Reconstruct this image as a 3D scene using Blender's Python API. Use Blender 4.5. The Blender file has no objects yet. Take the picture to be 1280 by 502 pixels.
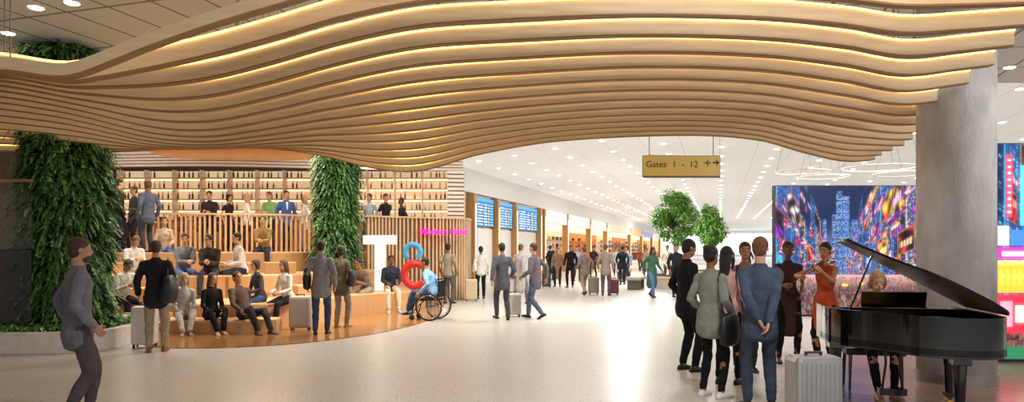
import bpy, math, random
import numpy as np
from mathutils import Vector, Matrix
from math import radians, sin, cos, pi, sqrt
random.seed(7)
S=bpy.context.scene
COL=S.collection
F=850.0
V=Vector
X3,Y3=V((1,0,0)),V((0,1,0))
def wx(px,d): return (px-640)*d/F
def hz(py,d): return 1.6+(310-py)*d/F
def lin(c):
    if isinstance(c,str):
        c=c.lstrip('#'); c=[int(c[i:i+2],16)/255 for i in (0,2,4)]
        return tuple(((v+0.055)/1.055)**2.4 if v>0.04045 else v/12.92 for v in c)
    return tuple(c)
# ---------------------------------------------------------------- materials
MC={}
def mat(name,col,rough=.6,metal=0,var=.12,scale=8,bump=0,emit=None,es=0,stretch=(1,1,1),coat=0,spec=.5,alpha=1,trans=0,bscale=None):
    key=(name,str(col),rough,metal,es)
    if key in MC: return MC[key]
    c=lin(col)
    m=bpy.data.materials.new(name); m.use_nodes=True
    nt=m.node_tree; N=nt.nodes; L=nt.links
    b=N['Principled BSDF']
    b.inputs['Roughness'].default_value=rough; b.inputs['Metallic'].default_value=metal
    b.inputs['Coat Weight'].default_value=coat
    b.inputs['Specular IOR Level'].default_value=spec
    if trans: b.inputs['Transmission Weight'].default_value=trans
    b.inputs['Alpha'].default_value=alpha
    tc=N.new('ShaderNodeTexCoord'); mp=N.new('ShaderNodeMapping'); mp.inputs['Scale'].default_value=stretch
    L.new(tc.outputs['Object'],mp.inputs['Vector'])
    no=N.new('ShaderNodeTexNoise'); no.inputs['Scale'].default_value=scale; no.inputs['Detail'].default_value=4
    L.new(mp.outputs[0],no.inputs['Vector'])
    r=N.new('ShaderNodeValToRGB'); r.color_ramp.elements[0].position=.3; r.color_ramp.elements[1].position=.7
    r.color_ramp.elements[0].color=tuple(max(0,v*(1-var)) for v in c)+(1,)
    r.color_ramp.elements[1].color=tuple(min(1,v*(1+var)) for v in c)+(1,)
    L.new(no.outputs['Fac'],r.inputs['Fac']); L.new(r.outputs['Color'],b.inputs['Base Color'])
    if bump:
        n2=N.new('ShaderNodeTexNoise'); n2.inputs['Scale'].default_value=bscale or scale*2; L.new(mp.outputs[0],n2.inputs['Vector'])
        bp=N.new('ShaderNodeBump'); bp.inputs['Strength'].default_value=bump; bp.inputs['Distance'].default_value=.02
        L.new(n2.outputs['Fac'],bp.inputs['Height']); L.new(bp.outputs['Normal'],b.inputs['Normal'])
    if es:
        b.inputs['Emission Color'].default_value=lin(emit or col)+(1,); b.inputs['Emission Strength'].default_value=es
    MC[key]=m; return m
def fabric(c): return mat('fabric',c,.85,var=.18,scale=9,bump=.35,bscale=14,spec=.2)
def skinm(c): return mat('skin',c,.5,var=.05,scale=6,spec=.35)
def hairm(c): return mat('hair',c,.55,var=.3,scale=30,bump=.5,stretch=(6,6,1))
def wood(name,c,rough=.45,stretch=(1,12,12),var=.16,scale=2.5,coat=0): return mat(name,c,rough,var=var,scale=scale,stretch=stretch,coat=coat)
def attrmat(name,es):
    m=bpy.data.materials.new(name); m.use_nodes=True; nt=m.node_tree; b=nt.nodes['Principled BSDF']
    a=nt.nodes.new('ShaderNodeAttribute'); a.attribute_name='Col'
    nt.links.new(a.outputs['Color'],b.inputs['Emission Color']); b.inputs['Emission Strength'].default_value=es
    b.inputs['Base Color'].default_value=(.01,.01,.01,1); b.inputs['Roughness'].default_value=.5; b.inputs['Specular IOR Level'].default_value=.2
    return m
# ---------------------------------------------------------------- builder
class G:
    def __init__(s): s.v=[]; s.f=[]
    def add(s,vs,fs):
        o=len(s.v); s.v+= [tuple(v) for v in vs]; s.f+=[tuple(i+o for i in f) for f in fs]; return s
    def box(s,c,sz,rot=0,M=None):
        c=V(c); M=M or Matrix.Rotation(radians(rot),3,'Z'); x,y,z=[a/2 for a in sz]
        vs=[c+M@V((a*x,b*y,d*z)) for a,b,d in ((-1,-1,-1),(1,-1,-1),(1,1,-1),(-1,1,-1),(-1,-1,1),(1,-1,1),(1,1,1),(-1,1,1))]
        return s.add(vs,[(0,3,2,1),(4,5,6,7),(0,1,5,4),(1,2,6,5),(2,3,7,6),(3,0,4,7)])
    def rings(s,rs,closed=False):
        n=len(rs[0]); vs=[p for r in rs for p in r]; fs=[]
        for i in range(len(rs)-1):
            for j in range(n):
                k=(j+1)%n; fs.append((i*n+j,i*n+k,(i+1)*n+k,(i+1)*n+j))
        fs.append(tuple(range(n-1,-1,-1))); fs.append(tuple((len(rs)-1)*n+j for j in range(n)))
        return s.add(vs,fs)
    def loft(s,secs,seg=14,cap=True):
        rs=[]
        secs=list(secs)
        if cap:
            c0,a,b,rx,ry=secs[0]; d=(V(secs[0][0])-V(secs[1][0])).normalized()
            m=min(rx,ry); secs=[(V(c0)+d*m*.62,a,b,rx*.55,ry*.55),(V(c0)+d*m*.35,a,b,rx*.85,ry*.85)]+secs
            c1,a,b,rx,ry=secs[-1]; d=(V(c1)-V(secs[-2][0])).normalized(); m=min(rx,ry)
            secs=secs+[(V(c1)+d*m*.35,a,b,rx*.85,ry*.85),(V(c1)+d*m*.62,a,b,rx*.55,ry*.55)]
        for c,a,b,rx,ry in secs:
            c=V(c); rs.append([c+a*(rx*cos(2*pi*i/seg))+b*(ry*sin(2*pi*i/seg)) for i in range(seg)])
        return s.rings(rs)
    def tube(s,pts,rad,seg=8,cap=True,closed=False):
        pts=[V(p) for p in pts]; n=len(pts)
        if not hasattr(rad,'__len__'): rad=[rad]*n
        secs=[]; prev=None
        for i,p in enumerate(pts):
            t=(pts[min(i+1,n-1)]-pts[max(i-1,0)]); t=t.normalized() if t.length>1e-9 else V((0,0,1))
            if prev is None:
                a=V((0,0,1)).cross(t)
                if a.length<.1: a=V((1,0,0)).cross(t)
            else: a=prev-t*prev.dot(t)
            a.normalize(); prev=a; b=t.cross(a)
            secs.append((p,a,b,rad[i],rad[i]))
        return s.loft(secs,seg,cap)
    def cyl(s,p0,p1,r0,r1=None,seg=16):
        return s.tube([p0,p1],[r0,r0 if r1 is None else r1],seg,cap=False)
    def ell(s,c,r,M=None,seg=14,nr=8):
        c=V(c); M=M or Matrix.Identity(3); rs=[]
        for i in range(nr+1):
            th=pi*(.04+.92*i/nr) ; z=-cos(th); q=sin(th)
            rs.append([c+M@V((r[0]*q*cos(2*pi*j/seg),r[1]*q*sin(2*pi*j/seg),r[2]*z)) for j in range(seg)])
        return s.rings(rs)
    def torus(s,c,R,r,M=None,seg=40,ms=8):
        c=V(c); M=M or Matrix.Identity(3); vs=[];fs=[]
        for i in range(seg):
            a=2*pi*i/seg
            for j in range(ms):
                b=2*pi*j/ms; vs.append(c+M@V(((R+r*cos(b))*cos(a),(R+r*cos(b))*sin(a),r*sin(b))))
        for i in range(seg):
            for j in range(ms):
                k=(i+1)%seg; l=(j+1)%ms; fs.append((i*ms+j,k*ms+j,k*ms+l,i*ms+l))
        return s.add(vs,fs)
    def prism(s,poly,z0,z1):
        n=len(poly); vs=[(p[0],p[1],z0) for p in poly]+[(p[0],p[1],z1) for p in poly]
        a=sum(poly[i][0]*poly[(i+1)%n][1]-poly[(i+1)%n][0]*poly[i][1] for i in range(n))
        fs=[(i,(i+1)%n,n+(i+1)%n,n+i) for i in range(n)]+[tuple(range(n-1,-1,-1)),tuple(range(n,2*n))]
        if a<0: fs=[tuple(reversed(f)) for f in fs]
        return s.add(vs,fs)
    def obj(s,name,m,parent=None,smooth=False,bevel=0,vox=0,sm=4,disp=0,**kw):
        me=bpy.data.meshes.new(name); me.from_pydata(s.v,[],s.f); me.materials.append(m)
        if smooth: me.polygons.foreach_set('use_smooth',[True]*len(me.polygons))
        ob=bpy.data.objects.new(name,me); COL.objects.link(ob)
        if parent is not None: ob.parent=parent
        if vox:
            md=ob.modifiers.new('remesh','REMESH'); md.mode='VOXEL'; md.voxel_size=vox; md.use_smooth_shade=True
            if sm:
                q=ob.modifiers.new('smooth','SMOOTH'); q.factor=.5; q.iterations=sm
            if disp:
                q=ob.modifiers.new('folds','DISPLACE'); q.texture=foldtex(); q.strength=disp; q.mid_level=.5; q.texture_coords='LOCAL'
        if bevel:
            q=ob.modifiers.new('bevel','BEVEL'); q.width=bevel; q.segments=2; q.limit_method='ANGLE'
        for k,val in kw.items():
            if k in('loc',): ob.location=val
            elif k=='rz': ob.rotation_euler=(0,0,radians(val))
            elif val is not None: ob[k]=val
        return ob
_ft=[]
def foldtex():
    if not _ft:
        t=bpy.data.textures.new('folds','CLOUDS'); t.noise_scale=.09; t.noise_depth=1; _ft.append(t)
    return _ft[0]
def empty(name,loc,rz=0,label=None,category=None,**kw):
    e=bpy.data.objects.new(name,None); COL.objects.link(e); e.location=loc; e.rotation_euler=(0,0,radians(rz)); e.empty_display_size=.2
    if label: e['label']=label
    if category: e['category']=category
    for k,v in kw.items(): e[k]=v
    return e
def struct(g,name,m,**kw): return g.obj(name,m,kind='structure',**kw)
def copytree(root,loc,rz=None,scale=None,label=None):
    new=root.copy(); COL.objects.link(new); new.location=loc
    if rz is not None: new.rotation_euler=(0,0,radians(rz))
    if scale: new.scale=(scale,)*3 if not hasattr(scale,'__len__') else scale
    if label: new['label']=label
    def rec(o,n):
        for c in list(o.children):
            d=c.copy(); COL.objects.link(d); d.parent=n; rec(c,d)
    rec(root,new); return new
def textmesh(name,txt,size,m,parent,loc,rot=(90,0,0),ext=.003,align='LEFT',bold=0):
    cu=bpy.data.curves.new(name,'FONT'); cu.body=txt; cu.size=size; cu.extrude=ext; cu.align_x=align; cu.offset=bold
    o=bpy.data.objects.new(name,cu); COL.objects.link(o)
    dg=bpy.context.evaluated_depsgraph_get(); me=bpy.data.meshes.new_from_object(o.evaluated_get(dg))
    bpy.data.objects.remove(o); me.materials.clear(); me.materials.append(m)
    ob=bpy.data.objects.new(name,me); COL.objects.link(ob); ob.parent=parent; ob.location=loc; ob.rotation_euler=[radians(a) for a in rot]
    return ob
def crom(pts,n=8):
    pts=[V(p) for p in pts]; out=[]; P=[pts[0]*2-pts[1]]+pts+[pts[-1]*2-pts[-2]]
    for i in range(1,len(P)-2):
        a,b,c,d=P[i-1],P[i],P[i+1],P[i+2]
        for k in range(n):
            t=k/n; out.append(.5*((2*b)+(c-a)*t+(2*a-5*b+4*c-d)*t*t+(3*b-a-3*c+d)*t**3))
    out.append(pts[-1]); return out
def plan(l,n=6): return [(p.x,p.y) for p in crom([V((wx(a,b),b,0)) for a,b in l],n)]
# ================================================================ camera / world
cam=bpy.data.cameras.new('camera'); co=bpy.data.objects.new('camera',cam); COL.objects.link(co)
co.location=(0,0,1.6); co.rotation_euler=(radians(90),0,0); cam.sensor_width=36; cam.lens=F/1280*36; cam.shift_y=59/1280
cam.clip_end=400; S.camera=co
w=bpy.data.worlds.new('world'); S.world=w; w.use_nodes=True
w.node_tree.nodes['Background'].inputs[0].default_value=(.93,.97,1,1); w.node_tree.nodes['Background'].inputs[1].default_value=1.35
S.view_settings.view_transform='Standard'

# ================================================================ people
def ik(a,b,l1,l2,pole):
    d=b-a; L=min(d.length,(l1+l2)*.998); L=max(L,abs(l1-l2)+.02); dn=d.normalized(); b=a+dn*L
    x=(l1*l1-l2*l2+L*L)/(2*L); h=sqrt(max(l1*l1-x*x,0)); p=pole-dn*pole.dot(dn)
    if p.length<1e-4: p=V((0,1,0))
    p.normalize(); return a+dn*x+p*h,b
def rm(yaw=0,pitch=0,roll=0): return Matrix.Rotation(radians(yaw),3,'Z')@Matrix.Rotation(radians(-pitch),3,'X')@Matrix.Rotation(radians(roll),3,'Y')
POSE={
 'stand':dict(hands=((-.25,.03,.90),(.25,.05,.90)),feet=((-.10,0,0,0),(.11,.05,0,0))),
 'walk':dict(hands=((-.24,.20,.96),(.25,-.16,.92)),feet=((-.08,-.22,.05,28),(.08,.22,0,-8)),ph=.91,lean=3),
 'walkb':dict(hands=((-.24,-.16,.92),(.25,.18,.97)),feet=((-.08,.20,0,-8),(.08,-.22,.05,28)),ph=.91,lean=3),
 'tug':dict(hands=((-.30,-.22,.88),(.24,.16,.97)),feet=((-.08,.20,0,-8),(.08,-.22,.05,28)),ph=.91,lean=4),
 'behind':dict(hands=((-.05,-.17,.93),(.04,-.20,.90)),feet=((-.12,0,0,0),(.12,.02,0,0))),
 'phone':dict(hands=((-.24,.04,.90),(.08,.30,1.25)),feet=((-.10,0,0,0),(.12,.08,0,0)),head=(0,18)),
 'both':dict(hands=((-.08,.30,1.12),(.09,.30,1.14)),feet=((-.10,0,0,0),(.12,.06,0,0)),head=(0,10)),
 'hip':dict(hands=((-.16,.06,.98),(.24,.10,.92)),feet=((-.12,0,0,0),(.14,.06,0,0))),
 'talk':dict(hands=((-.20,.28,1.10),(.24,.06,.92)),feet=((-.10,0,0,0),(.12,.08,0,0))),
 'sit':dict(hands=((-.14,.36,.66),(.14,.36,.66)),feet=((-.13,.46,0,0),(.13,.50,0,0)),lean=10),
 'elbows':dict(hands=((-.04,.46,.72),(.05,.46,.74)),feet=((-.16,.42,0,0),(.16,.46,0,0)),lean=32,head=(0,-8)),
 'read':dict(hands=((-.09,.38,.80),(.09,.38,.80)),feet=((-.12,.44,0,0),(.12,.50,0,0)),lean=14,head=(0,28)),
 'recline':dict(hands=((-.30,-.30,.50),(.20,.20,.62)),feet=((-.10,.72,0,-10),(.12,.66,0,0)),lean=-24,head=(0,-6)),
 'sideleg':dict(hands=((-.10,.34,.62),(.12,.30,.62)),feet=((-.02,.60,0,0),(.10,.66,0,0)),lean=6),
}
TS=[(-.10,.11,.09),(-.04,.155,.112),(.06,.148,.105),(.17,.125,.092),(.29,.142,.104),(.39,.150,.106),(.465,.115,.082),(.52,.062,.056)]
PN=[0]
def person(label,px,d,z0=0,yaw=180,h=1.75,pose='stand',seat=None,top=('shirt','#888888'),bot=('trousers','#222222'),shoes='#222222',
           hair=('short','#1a120c'),skin='#c08a68',fem=False,vox=.012,collar=None,x=None,group=None,beard=None,**ov):
    p=dict(lean=0,side=0,twist=0,head=(0,0),ph=.93,epole=None); p.update(POSE[pose]); p.update(ov)
    s=h/1.75; X=wx(px,d) if x is None else x
    if seat is not None: p['ph']=seat/s+.105
    if fem: sw=.148; wf=.88
    else: sw=.170; wf=.96
    P=V((0,0,p['ph'])); T=rm(0,p['lean'],p['side']); U=T@V((0,0,1)); R=T@V((1,0,0)); Fw=T@V((0,1,0))
    T2=T@rm(p['twist']); R2=T2@V((1,0,0)); F2=T2@V((0,1,0))
    def ts(off,d0=-9,d1=9,extra=None,mul=1):
        out=[]
        for dd,rx,ry in TS:
            if d0<=dd<=d1:
                k=min(max(dd/.4,0),1); a=(R*(1-k)+R2*k).normalized(); b=(Fw*(1-k)+F2*k).normalized()
                q=wf
                if fem and dd<.1: q=1.0
                if fem and .1<dd<.2: q=.82
                out.append((P+U*dd,a,b,(rx*q+off)*mul,(ry*q+off)*mul))
        return out
    N=P+U*.52
    Hm=rm(0,p['lean']*.35,p['side']*.4)@rm(p['head'][0]+p['twist']*.6,p['head'][1])
    Hc=N+U*.06+Hm@V((0,.02,.122))
    sh=[P+U*.455-R2*sw,P+U*.455+R2*sw]
    hip=[P-R*.088-U*.02,P+R*.088-U*.02]
    arms=[];legs=[]
    for i,sg in ((0,-1),(1,1)):
        t=V(p['hands'][i]); 
        if seat is not None: t=V((t.x,t.y,t.z+p['ph']-.55))
        pole=V(p['epole'][i]) if p['epole'] else V((sg*.45,-1,-.35))
        e,wr=ik(sh[i],t,.285,.255,pole); arms.append((sh[i],e,wr))
        fx,fy,fz,pit=p['feet'][i]
        an=V((fx,fy,fz+.085)); k,an=ik(hip[i],an,.435,.42,V((sg*.12,1,.25)))
        legs.append((hip[i],k,an,pit))
    g=G(); g.loft(ts(-.012))
    nr=.046 if fem else .054
    g.tube([N-U*.05,N+U*.03,Hc+Hm@V((0,-.02,-.03))],[nr*1.25,nr,nr])
    g.ell(Hc+Hm@V((0,-.004,.027)),(.074,.094,.090),Hm,18,12); g.ell(Hc+Hm@V((0,.026,-.048)),(.055,.062,.072),Hm,14,10)
    g.tube([Hc+Hm@V((0,.086,.012)),Hc+Hm@V((0,.104,-.018)),Hc+Hm@V((0,.092,-.028))],[.008,.013,.011],6)
    for sg in(-1,1): g.ell(Hc+Hm@V((sg*.076,-.006,-.003)),(.009,.018,.03),Hm,8,6)
    g.ell(Hc+Hm@V((0,.084,-.055)),(.022,.012,.008),Hm,8,5)
    am=.86 if fem else 1
    for i,sg in((0,-1),(1,1)):
        a,e,wr=arms[i]
        g.tube([N-U*.04,a],[.045,.045*am]); m1=(a+e)/2; m2=e.lerp(wr,.35)
        g.tube([a,m1,e,m2,wr],[.046*am,.041*am,.034*am,.036*am,.024*am],10)
        dn=(wr-e).normalized(); n=(V((-sg,0,0)) if abs(dn.x)<.8 else V((0,0,-1))); n=(n-dn*n.dot(dn)).normalized()
        wv=n.cross(dn)*sg
        if p.get('palmdown'): 
            n=V((0,0,-1)); n=(n-dn*n.dot(dn)).normalized(); wv=(V((-sg,0,0))-dn*(-sg*dn.x)); wv=(wv-n*wv.dot(n)).normalized()
        if not p.get('palmdown') and wv.y<0: wv=-wv
        g.loft([(wr,wv,n,.026,.018),(wr+dn*.03,wv,n,.036,.017),(wr+dn*.085,wv,n,.040,.014)],10)
        for k,ln in enumerate((.070,.078,.073,.058)):
            b0=wr+dn*.082+wv*(.030-.020*k); c1=b0+(dn*cos(.35)+n*sin(.35))*ln*.5; c2=c1+(dn*cos(1.0)+n*sin(1.0))*ln*.5
            g.tube([b0-dn*.02,b0,c1,c2],[.009,.0095,.009,.0075],6)
        b0=wr+dn*.03+wv*.028; c1=b0+(dn*.6+wv*.7+n*.3).normalized()*.04; c2=c1+(dn*.85+wv*.15+n*.5).normalized()*.032
        g.tube([b0-wv*.01,b0,c1,c2],[.012,.012,.0105,.009],6)
        hp,k,an,pit=legs[i]
        g.tube([hp,hp.lerp(k,.4),k,k.lerp(an,.3),an-V((0,0,.02))],[.082,.07,.05,.052,.034],10)
    root=g.obj('person',skinm(skin),vox=vox,sm=2 if vox<.01 else 1,label=label,category='person')
    if group: root['group']=group
    root.location=(X,d,z0); root.rotation_euler=(0,0,radians(yaw)); root.scale=(s,s,s)
    vg=max(vox,.011); dsp=.020
    kind,col=bot
    g=G()
    if kind in('trousers','shorts','tights'):
        off={'trousers':.014,'shorts':.020,'tights':.004}[kind]
        g.loft(ts(off*.6,-9,.1))
        for i in(0,1):
            hp,k,an,pit=legs[i]
            if kind=='shorts': g.tube([hp,hp.lerp(k,.5),hp.lerp(k,.95)],[.086+off*.5,.078+off,.062+off],12)
            else: g.tube([hp,hp.lerp(k,.4),k,k.lerp(an,.35),an+(k-an).normalized()*.01],[.084+off*.4,.071+off,.052+off,.050+off,.036+off],12)
        g.obj('trousers' if kind!='shorts' else 'shorts',fabric(col),root,vox=vg,sm=4,disp=dsp)
    kind,col=top; g=G()
    off={'tshirt':.012,'shirt':.012,'jacket':.020,'coat':.026,'dress':.010,'sweater':.018,'tank':.006}[kind]
    if kind=='coat': base=[(P-U*.50,R,Fw,.19,.165),(P-U*.3,R,Fw,.185,.155),(P-U*.12,R,Fw,.18,.14)]
    elif kind=='dress': base=[(P-U*.46,R,Fw,.185,.16),(P-U*.3,R,Fw,.18,.15),(P-U*.12,R,Fw,.172,.135)]
    elif kind=='jacket': base=[(P-U*.17,R,Fw,.178,.132),(P-U*.08,R,Fw,.180,.136)]
    else: base=[(P-U*.09,R,Fw,.157+off,.114+off),(P-U*.03,R,Fw,.157+off,.114+off)]
    if seat is not None: base=[(P-U*.03,R,Fw,.155+off,.115+off)]
    g.loft(base+ts(off,.0,.53))
    for i in(0,1):
        a,e,wr=arms[i]
        if kind=='tank': continue
        g.tube([N-U*.055,a],[.042+off*.8,.045*am+off*.8]); m1=(a+e)/2; m2=e.lerp(wr,.4); o2=off*.85
        if kind in('tshirt',): g.tube([a,m1.lerp(e,.2)],[.048*am+o2,.05*am+o2],12)
        elif kind=='dress' : g.tube([a,m1],[.048*am+o2,.044*am+o2],12)
        else: g.tube([a,m1,e,m2,wr.lerp(e,.03)],[.047*am+o2,.043*am+o2,.037*am+o2*1.05,.036*am+o2,.028*am+o2*.8],12)
    g.obj({'tshirt':'t_shirt','tank':'tank_top'}.get(kind,kind),fabric(col),root,vox=vg,sm=3,disp=dsp*(1.1 if kind in('jacket','coat','sweater') else .7))
    if collar:
        g=G(); g.loft([(N-U*.03,R2,F2,.070,.066),(N+U*.022,R2,F2,.062,.058)],14,cap=False); g.obj('collar',fabric(collar),root,smooth=True)
        if kind in('jacket','coat'):
            g=G()
            c0=P+U*.26+F2*(.104*wf+off+.004); c1=P+U*.47+F2*(.085*wf+off+.002)
            g.tube([c0,c0.lerp(c1,.5)+F2*.006],[.012,.028],8).tube([c0.lerp(c1,.5)+F2*.006,c1],[.028,.036],8)
            g.obj('shirt_front',fabric(collar),root,vox=.01,sm=1)
    for i,sg in((0,-1),(1,1)):
        hp,k,an,pit=legs[i]; M=Matrix.Rotation(radians(-sg*8),3,'Z')@Matrix.Rotation(radians(-pit),3,'X')
        g=G()
        def q(x,y,z): return an+M@V((x,y,z-.085))
        secs=[]
        for y,wd,ht in((-.075,.022,.04),(-.06,.034,.062),(-.02,.037,.085),(.04,.037,.075),(.10,.044,.055),(.15,.043,.042),(.185,.032,.034),(.20,.014,.022)):
            secs.append([q(wd*cos(2*pi*j/12),y,max(0,ht*.5+ht*.5*sin(2*pi*j/12)*1.0 if sin(2*pi*j/12)>-.3 else 0)) for j in range(12)])
        g.rings(secs[::-1]); g.obj('shoe',mat('shoe_leather',shoes,.45,var=.1),root,smooth=True)
    st,hc=hair; g=G()
    hv=lambda x,y,z: Hc+Hm@V((x,y,z))
    if st!='bald':
        g.ell(hv(0,-.014,.040),(.083,.099,.090),Hm,16,10); g.ell(hv(0,-.044,-.012),(.074,.060,.072),Hm,12,8)
        if st=='long':
            g.loft([(hv(0,-.05,0),Hm@V((1,0,0)),Hm@V((0,1,0)),.078,.055),(hv(0,-.075,-.11),R,Fw,.075,.045),(hv(0,-.10,-.23),R,Fw,.06,.03)],12)
            for sg in(-1,1): g.tube([hv(sg*.07,.02,.04),hv(sg*.080,.0,-.06),hv(sg*.075,-.02,-.16)],[.02,.024,.016],8)
        if st=='bob':
            for sg in(-1,1): g.tube([hv(sg*.066,.02,.05),hv(sg*.078,.0,-.03),hv(sg*.070,.0,-.085)],[.024,.028,.02],8)
            g.ell(hv(0,-.045,-.045),(.08,.055,.07),Hm)
        if st=='bun': g.ell(hv(0,-.10,.085),(.042,.042,.04),Hm)
        if st=='pony': g.tube([hv(0,-.09,.05),hv(0,-.135,.0),hv(0,-.125,-.13)],[.025,.032,.014],8)
        if st=='cap': g.loft([(hv(0,.06,.062),Hm@V((1,0,0)),Hm@V((0,0,1)),.07,.010),(hv(0,.15,.050),Hm@V((1,0,0)),Hm@V((0,0,1)),.055,.008)],12)
        g.obj('hair' if st!='cap' else 'cap',hairm(hc),root,vox=.009 if vox<.01 else .013,sm=3,disp=.01)
    if beard:
        g=G(); g.ell(hv(0,.036,-.072),(.054,.060,.052),Hm); g.obj('beard',hairm(beard),root,vox=.01,sm=2)
    if abs(((yaw+p['head'][0])%360)-180)<115:
        for sg in(-1,1):
            g=G(); g.ell(hv(sg*.030,.081,.010),(.013,.009,.008),Hm,8,6)
            e=g.obj('eye',mat('eye_white','#d8d2ca' if vox<.01 else '#2a1c14',.3),root,smooth=True)
            if vox<.01:
                g=G(); g.ell(hv(sg*.030,.0885,.010),(.006,.003,.0065),Hm,8,6); g.obj('iris',mat('iris','#1c1008',.2),e,smooth=True)
            g=G(); g.tube([hv(sg*.014,.089,.028),hv(sg*.032,.087,.034),hv(sg*.048,.076,.028)],[.003,.004,.002],6); g.obj('eyebrow',hairm(hc),root,smooth=True)
        g=G(); g.ell(hv(0,.0925,-.055),(.020,.006,.006),Hm,8,5); g.obj('lips',skinm('#8f4a3e'),root,smooth=True)
    PN[0]+=1
    M=Matrix.Translation(root.location)@Matrix.Rotation(radians(yaw),4,'Z')@Matrix.Scale(s,4)
    return dict(o=root,M=M,hands=[a[2] for a in arms],sh=sh,N=N,Hc=Hc,P=P)
def bag(pd,side,color,kind='shoulder_bag',size=(.30,.13,.26),drop=.55,label='black leather shoulder bag hanging at a hip',back=0,out=.25):
    M=pd['M']; yaw=pd['o'].rotation_euler.z
    sg=-1 if side=='L' else 1
    hipp=V((sg*out,back,pd['sh'][0].z-drop)); 
    e=empty(kind,M@V((hipp.x,hipp.y,hipp.z)),math.degrees(yaw),label,'bag')
    g=G(); a,b,c=size
    g.loft([((0,0,-c*.5),V((0,1,0)),V((-1,0,0)),a*.46,b*.45),((0,0,-c*.1),V((0,1,0)),V((-1,0,0)),a*.54,b*.52),((0,0,c*.35),V((0,1,0)),V((-1,0,0)),a*.45,b*.35)],16)
    g.obj('body',mat('bag_leather',color,.45,var=.1,bump=.2),e,smooth=True)
    g=G(); top=pd['sh'][1 if sg>0 else 0]; l=V((top.x,top.y,top.z+.07))-hipp
    g.tube([(0,-a*.35,c*.3),l+V((0,-.05,-.12)),l,l+V((0,.06,-.12)),(0,a*.35,c*.3)],.012,6); g.obj('strap',mat('bag_leather',color,.45),e,smooth=True)
    return e
def suitcase(x,y,z,rz,col,label,h=.62,w=.42,t=.25,handle=True,name='suitcase',rough=.35,metal=0):
    e=empty(name,(x,y,z),rz,label,'suitcase')
    g=G(); g.box((0,0,.05+h/2),(w,t,h)); g.obj('shell',mat('suitcase_shell',col,rough,metal,var=.05),e,bevel=.045)
    g=G()
    for i in range(9): 
        xx=-w*.40+w*.8*i/8
        g.box((xx,0,.05+h/2),(.012,t+.014,h*.82))
    g.box((0,0,.05+h/2),(w*.82,t*.5,.02)); g.obj('ribs',mat('suitcase_ribs',col,rough*1.3,metal,var=.1),e,bevel=.003)
    for sx in(-1,1):
        for sy in(-1,1):
            g=G(); g.cyl((sx*w*.38-.012,sy*t*.34,.027),(sx*w*.38+.012,sy*t*.34,.027),.027,seg=14); g.box((sx*w*.38,sy*t*.34,.05),(.03,.03,.03)); g.obj('wheel',mat('rubber','#181818',.6),e,bevel=.002)
    g=G()
    if handle:
        for sx in(-1,1): g.cyl((sx*w*.22,t*.38,h),(sx*w*.22,t*.38,h+.42),.008,seg=8)
        g.box((0,t*.38,h+.42),(w*.5,.03,.03))
    g.box((0,0,h+.075),(.16,.025,.02)); g.box((-.07,0,h+.06),(.02,.025,.04)); g.box((.07,0,h+.06),(.02,.025,.04))
    g.obj('handle',mat('handle_plastic','#2a2a2a',.4),e,bevel=.003)
    return e

NEAR=.0085
p=person('man in black suit and white shirt standing in conversation',858,8.9,yaw=-75,h=1.72,pose='both',top=('jacket','#1b1b20'),bot=('trousers','#17171b'),shoes='#0c0c0c',collar='#e8e8e8',skin='#a87350',vox=NEAR,hands=((-.22,.10,.95),(.18,.22,1.02)))
p=person('woman in grey bomber jacket, black trousers and white trainers',888,7.3,yaw=-50,h=1.63,pose='stand',top=('jacket','#85897f'),bot=('tights','#141418'),shoes='#e6e2dc',hair=('bun','#120f0e'),skin='#8b5a3c',fem=True,vox=NEAR,hands=((-.20,.16,.98),(.22,.10,.98)))
bag(p,'R','#111113',label='black leather handbag on a woman in grey jacket',size=(.32,.14,.32),drop=.55)
p=person('woman in pale pink blouse and black trousers with a bag',908,8.0,yaw=-35,h=1.62,pose='talk',top=('shirt','#d8a6a0'),bot=('tights','#19171c'),shoes='#151515',hair=('long','#181210'),skin='#b88262',fem=True,vox=NEAR)
bag(p,'R','#151417',label='small black crossbody bag on a woman in pink',size=(.24,.10,.20))
p=person('woman in brown patterned jacket standing and listening',931,8.9,yaw=170,h=1.68,pose='stand',top=('jacket','#7d6354'),bot=('trousers','#2a2626'),hair=('short','#20140d'),skin='#b07a58',fem=True,vox=NEAR)
p=person('man in slate blue suit with hands clasped behind his back',950,6.8,yaw=-8,h=1.71,pose='behind',top=('jacket','#434f61'),bot=('trousers','#384353'),shoes='#3a2418',collar='#dfe3ea',hair=('short','#6b4426'),skin='#c99878',vox=NEAR,head=(-25,0))
p=person('woman in dark maroon dress and black tights standing',985,9.6,yaw=170,h=1.70,pose='hip',top=('dress','#45302c'),bot=('tights','#131114'),shoes='#0c0c0c',hair=('bun','#120d0b'),skin='#7b4a30',fem=True,vox=NEAR,hands=((-.16,.06,1.0),(.10,.26,1.12)))
vio=person('violinist in rust red sleeveless dress over black leggings',1032,9.0,yaw=125,h=1.68,pose='stand',top=('tank','#b9502c'),bot=('tights','#151318'),shoes='#1a1414',hair=('bun','#17100c'),skin='#b27a58',fem=True,vox=NEAR,hands=((-.20,.44,1.36),(.16,.36,1.28)),head=(14,6),feet=((-.16,.12,0,0),(.16,-.10,0,0)),epole=((-.3,0,-1),(1,-.3,-.2)))
g=G(); Pz=vio['P']
g.loft([(Pz+V((0,0,.12)),X3,Y3,.122,.102),(Pz,X3,Y3,.170,.135),(Pz+V((0,-.03,-.22)),X3,Y3,.205,.16),(Pz+V((0,-.06,-.38)),X3,Y3,.22,.17)],18)
g.obj('skirt',fabric('#b9502c'),vio['o'],vox=.011,sm=3,disp=.03)
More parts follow.
